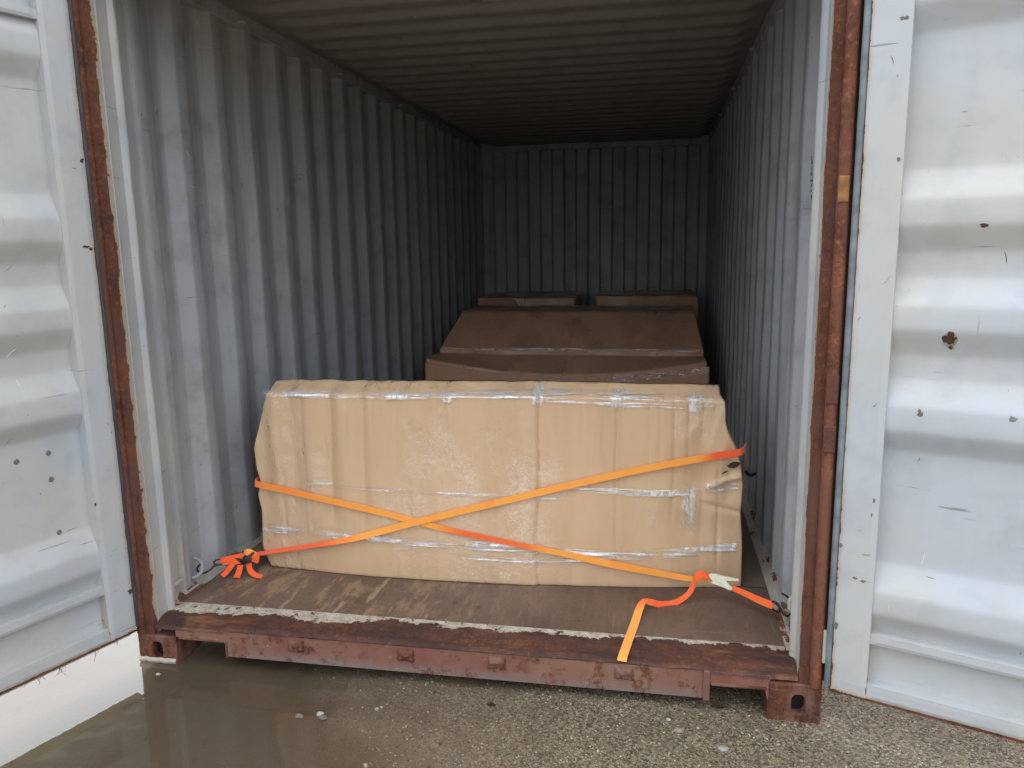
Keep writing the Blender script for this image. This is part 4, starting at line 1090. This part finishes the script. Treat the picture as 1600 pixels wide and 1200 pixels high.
b.ribbon([(.905, .456, .266), (.880, .450, .282), (.858, .452, .284), (.842, .452, .266), (.834, .450, .238), (.814, .442, .204), (.770, .425, .178), (.715, .402, .176), (.675, .385, .190), (.648, .365, .198), (.634, .330, .184), (.622, .250, .175), (.606, .140, .173), (.594, .050, .1735), (.588, .006, .172), (.586, -.010, .164)],
         [(0, -.6, .8), (0, -.5, 1), (-.3, -.7, .6), (-1, -.5, 0), (-.9, -.6, .1), (-.5, -.75, .4), (0, -.9, .5), (.1, -.8, .7), (0, -.6, 1), (-.5, -.5, .8), (-.2, -.6, .8), (0, -.2, 1), (0, 0, 1), (0, 0, 1), (0, -.15, 1), (0, -.8, .6)],
         [.026, .028, .028, .028, .026, .020, .022, .024, .030, .030, .030, .031, .031, .031, .031, .031], .0022, (0, 0), sub=10)
glare_mix(b.build('strap_tail', M_web, sB), lambda c: .9*sm(.30, .40, c.y))
# cream cam buckle: body plate plus long tapered lever, forked
def outline(pts, d0, d1, T, b):
    n = len(pts); vs = [T @ V((x, d0, z)) for x, z in pts] + [T @ V((x, d1, z)) for x, z in pts]
    b.add(vs, [tuple(range(n))[::-1], tuple(range(n, 2*n))] + [(i, (i+1) % n, n+(i+1) % n, n+i) for i in range(n)])
TB = Matrix.Translation(V((.915, .462, .264))) @ Matrix.Rotation(R(-4), 4, 'Z') @ Matrix.Rotation(R(-14), 4, 'X') @ Matrix.Scale(1.16, 4)
b = MB()
body = [(-.022, -.006), (-.024, .004), (-.020, .014), (-.010, .018), (.004, .018), (.020, .014), (.040, .012), (.074, .008), (.077, .004), (.074, .001), (.034, -.001), (.050, -.016), (.056, -.022), (.054, -.029), (.046, -.031), (.030, -.024), (.008, -.018), (-.012, -.013)]
outline(body, -.010, .010, TB, b)
bk = b.build('buckle', M_cream, sB)
md = bk.modifiers.new('round', 'BEVEL'); md.width = .003; md.segments = 3; md.limit_method = 'ANGLE'
b = MB(); b.tube([TB @ V((-.012, -.011, .003)), TB @ V((-.012, .011, .003))], .007, 12); b.build('buckle_pin', M_cream, bk, smooth=True)
b = MB(); b.tube([TB @ V((.047, -.012, -.023)), TB @ V((.047, .012, -.023))], .004, 10); b.build('buckle_pin', M_cream, bk, smooth=True)
b = MB(); rr = random.Random(3)
for k in range(6):
    x = -.002 + .005*k; z = .004 - .0035*k + rr.uniform(-.002, .002)
    b.tube([TB @ V((x, -.0105, z)), TB @ V((x+rr.uniform(.001, .004), -.0105, z+rr.uniform(-.003, .003)))], .0005, 4)
b.build('buckle_marks', M_ink, bk)
b = MB()
b.tube([(1.108, .345, .218), (1.116, .338, .213), (1.128, .325, .214), (1.134, .318, .224), (1.128, .322, .236), (1.114, .335, .246), (1.106, .34, .246)], .0036, 8)
b.tube([(1.110, .342, .246), (1.124, .326, .246), (1.132, .312, .236), (1.138, .288, .226), (1.146, .250, .236), (1.153, .222, .262)], .004, 8)
b.tube([(1.134, .30, .296), (1.142, .270, .304), (1.152, .238, .304), (1.158, .222, .295), (1.160, .214, .28), (1.156, .215, .262)], .004, 8)
b.build('hook', M_black, sB, smooth=True)
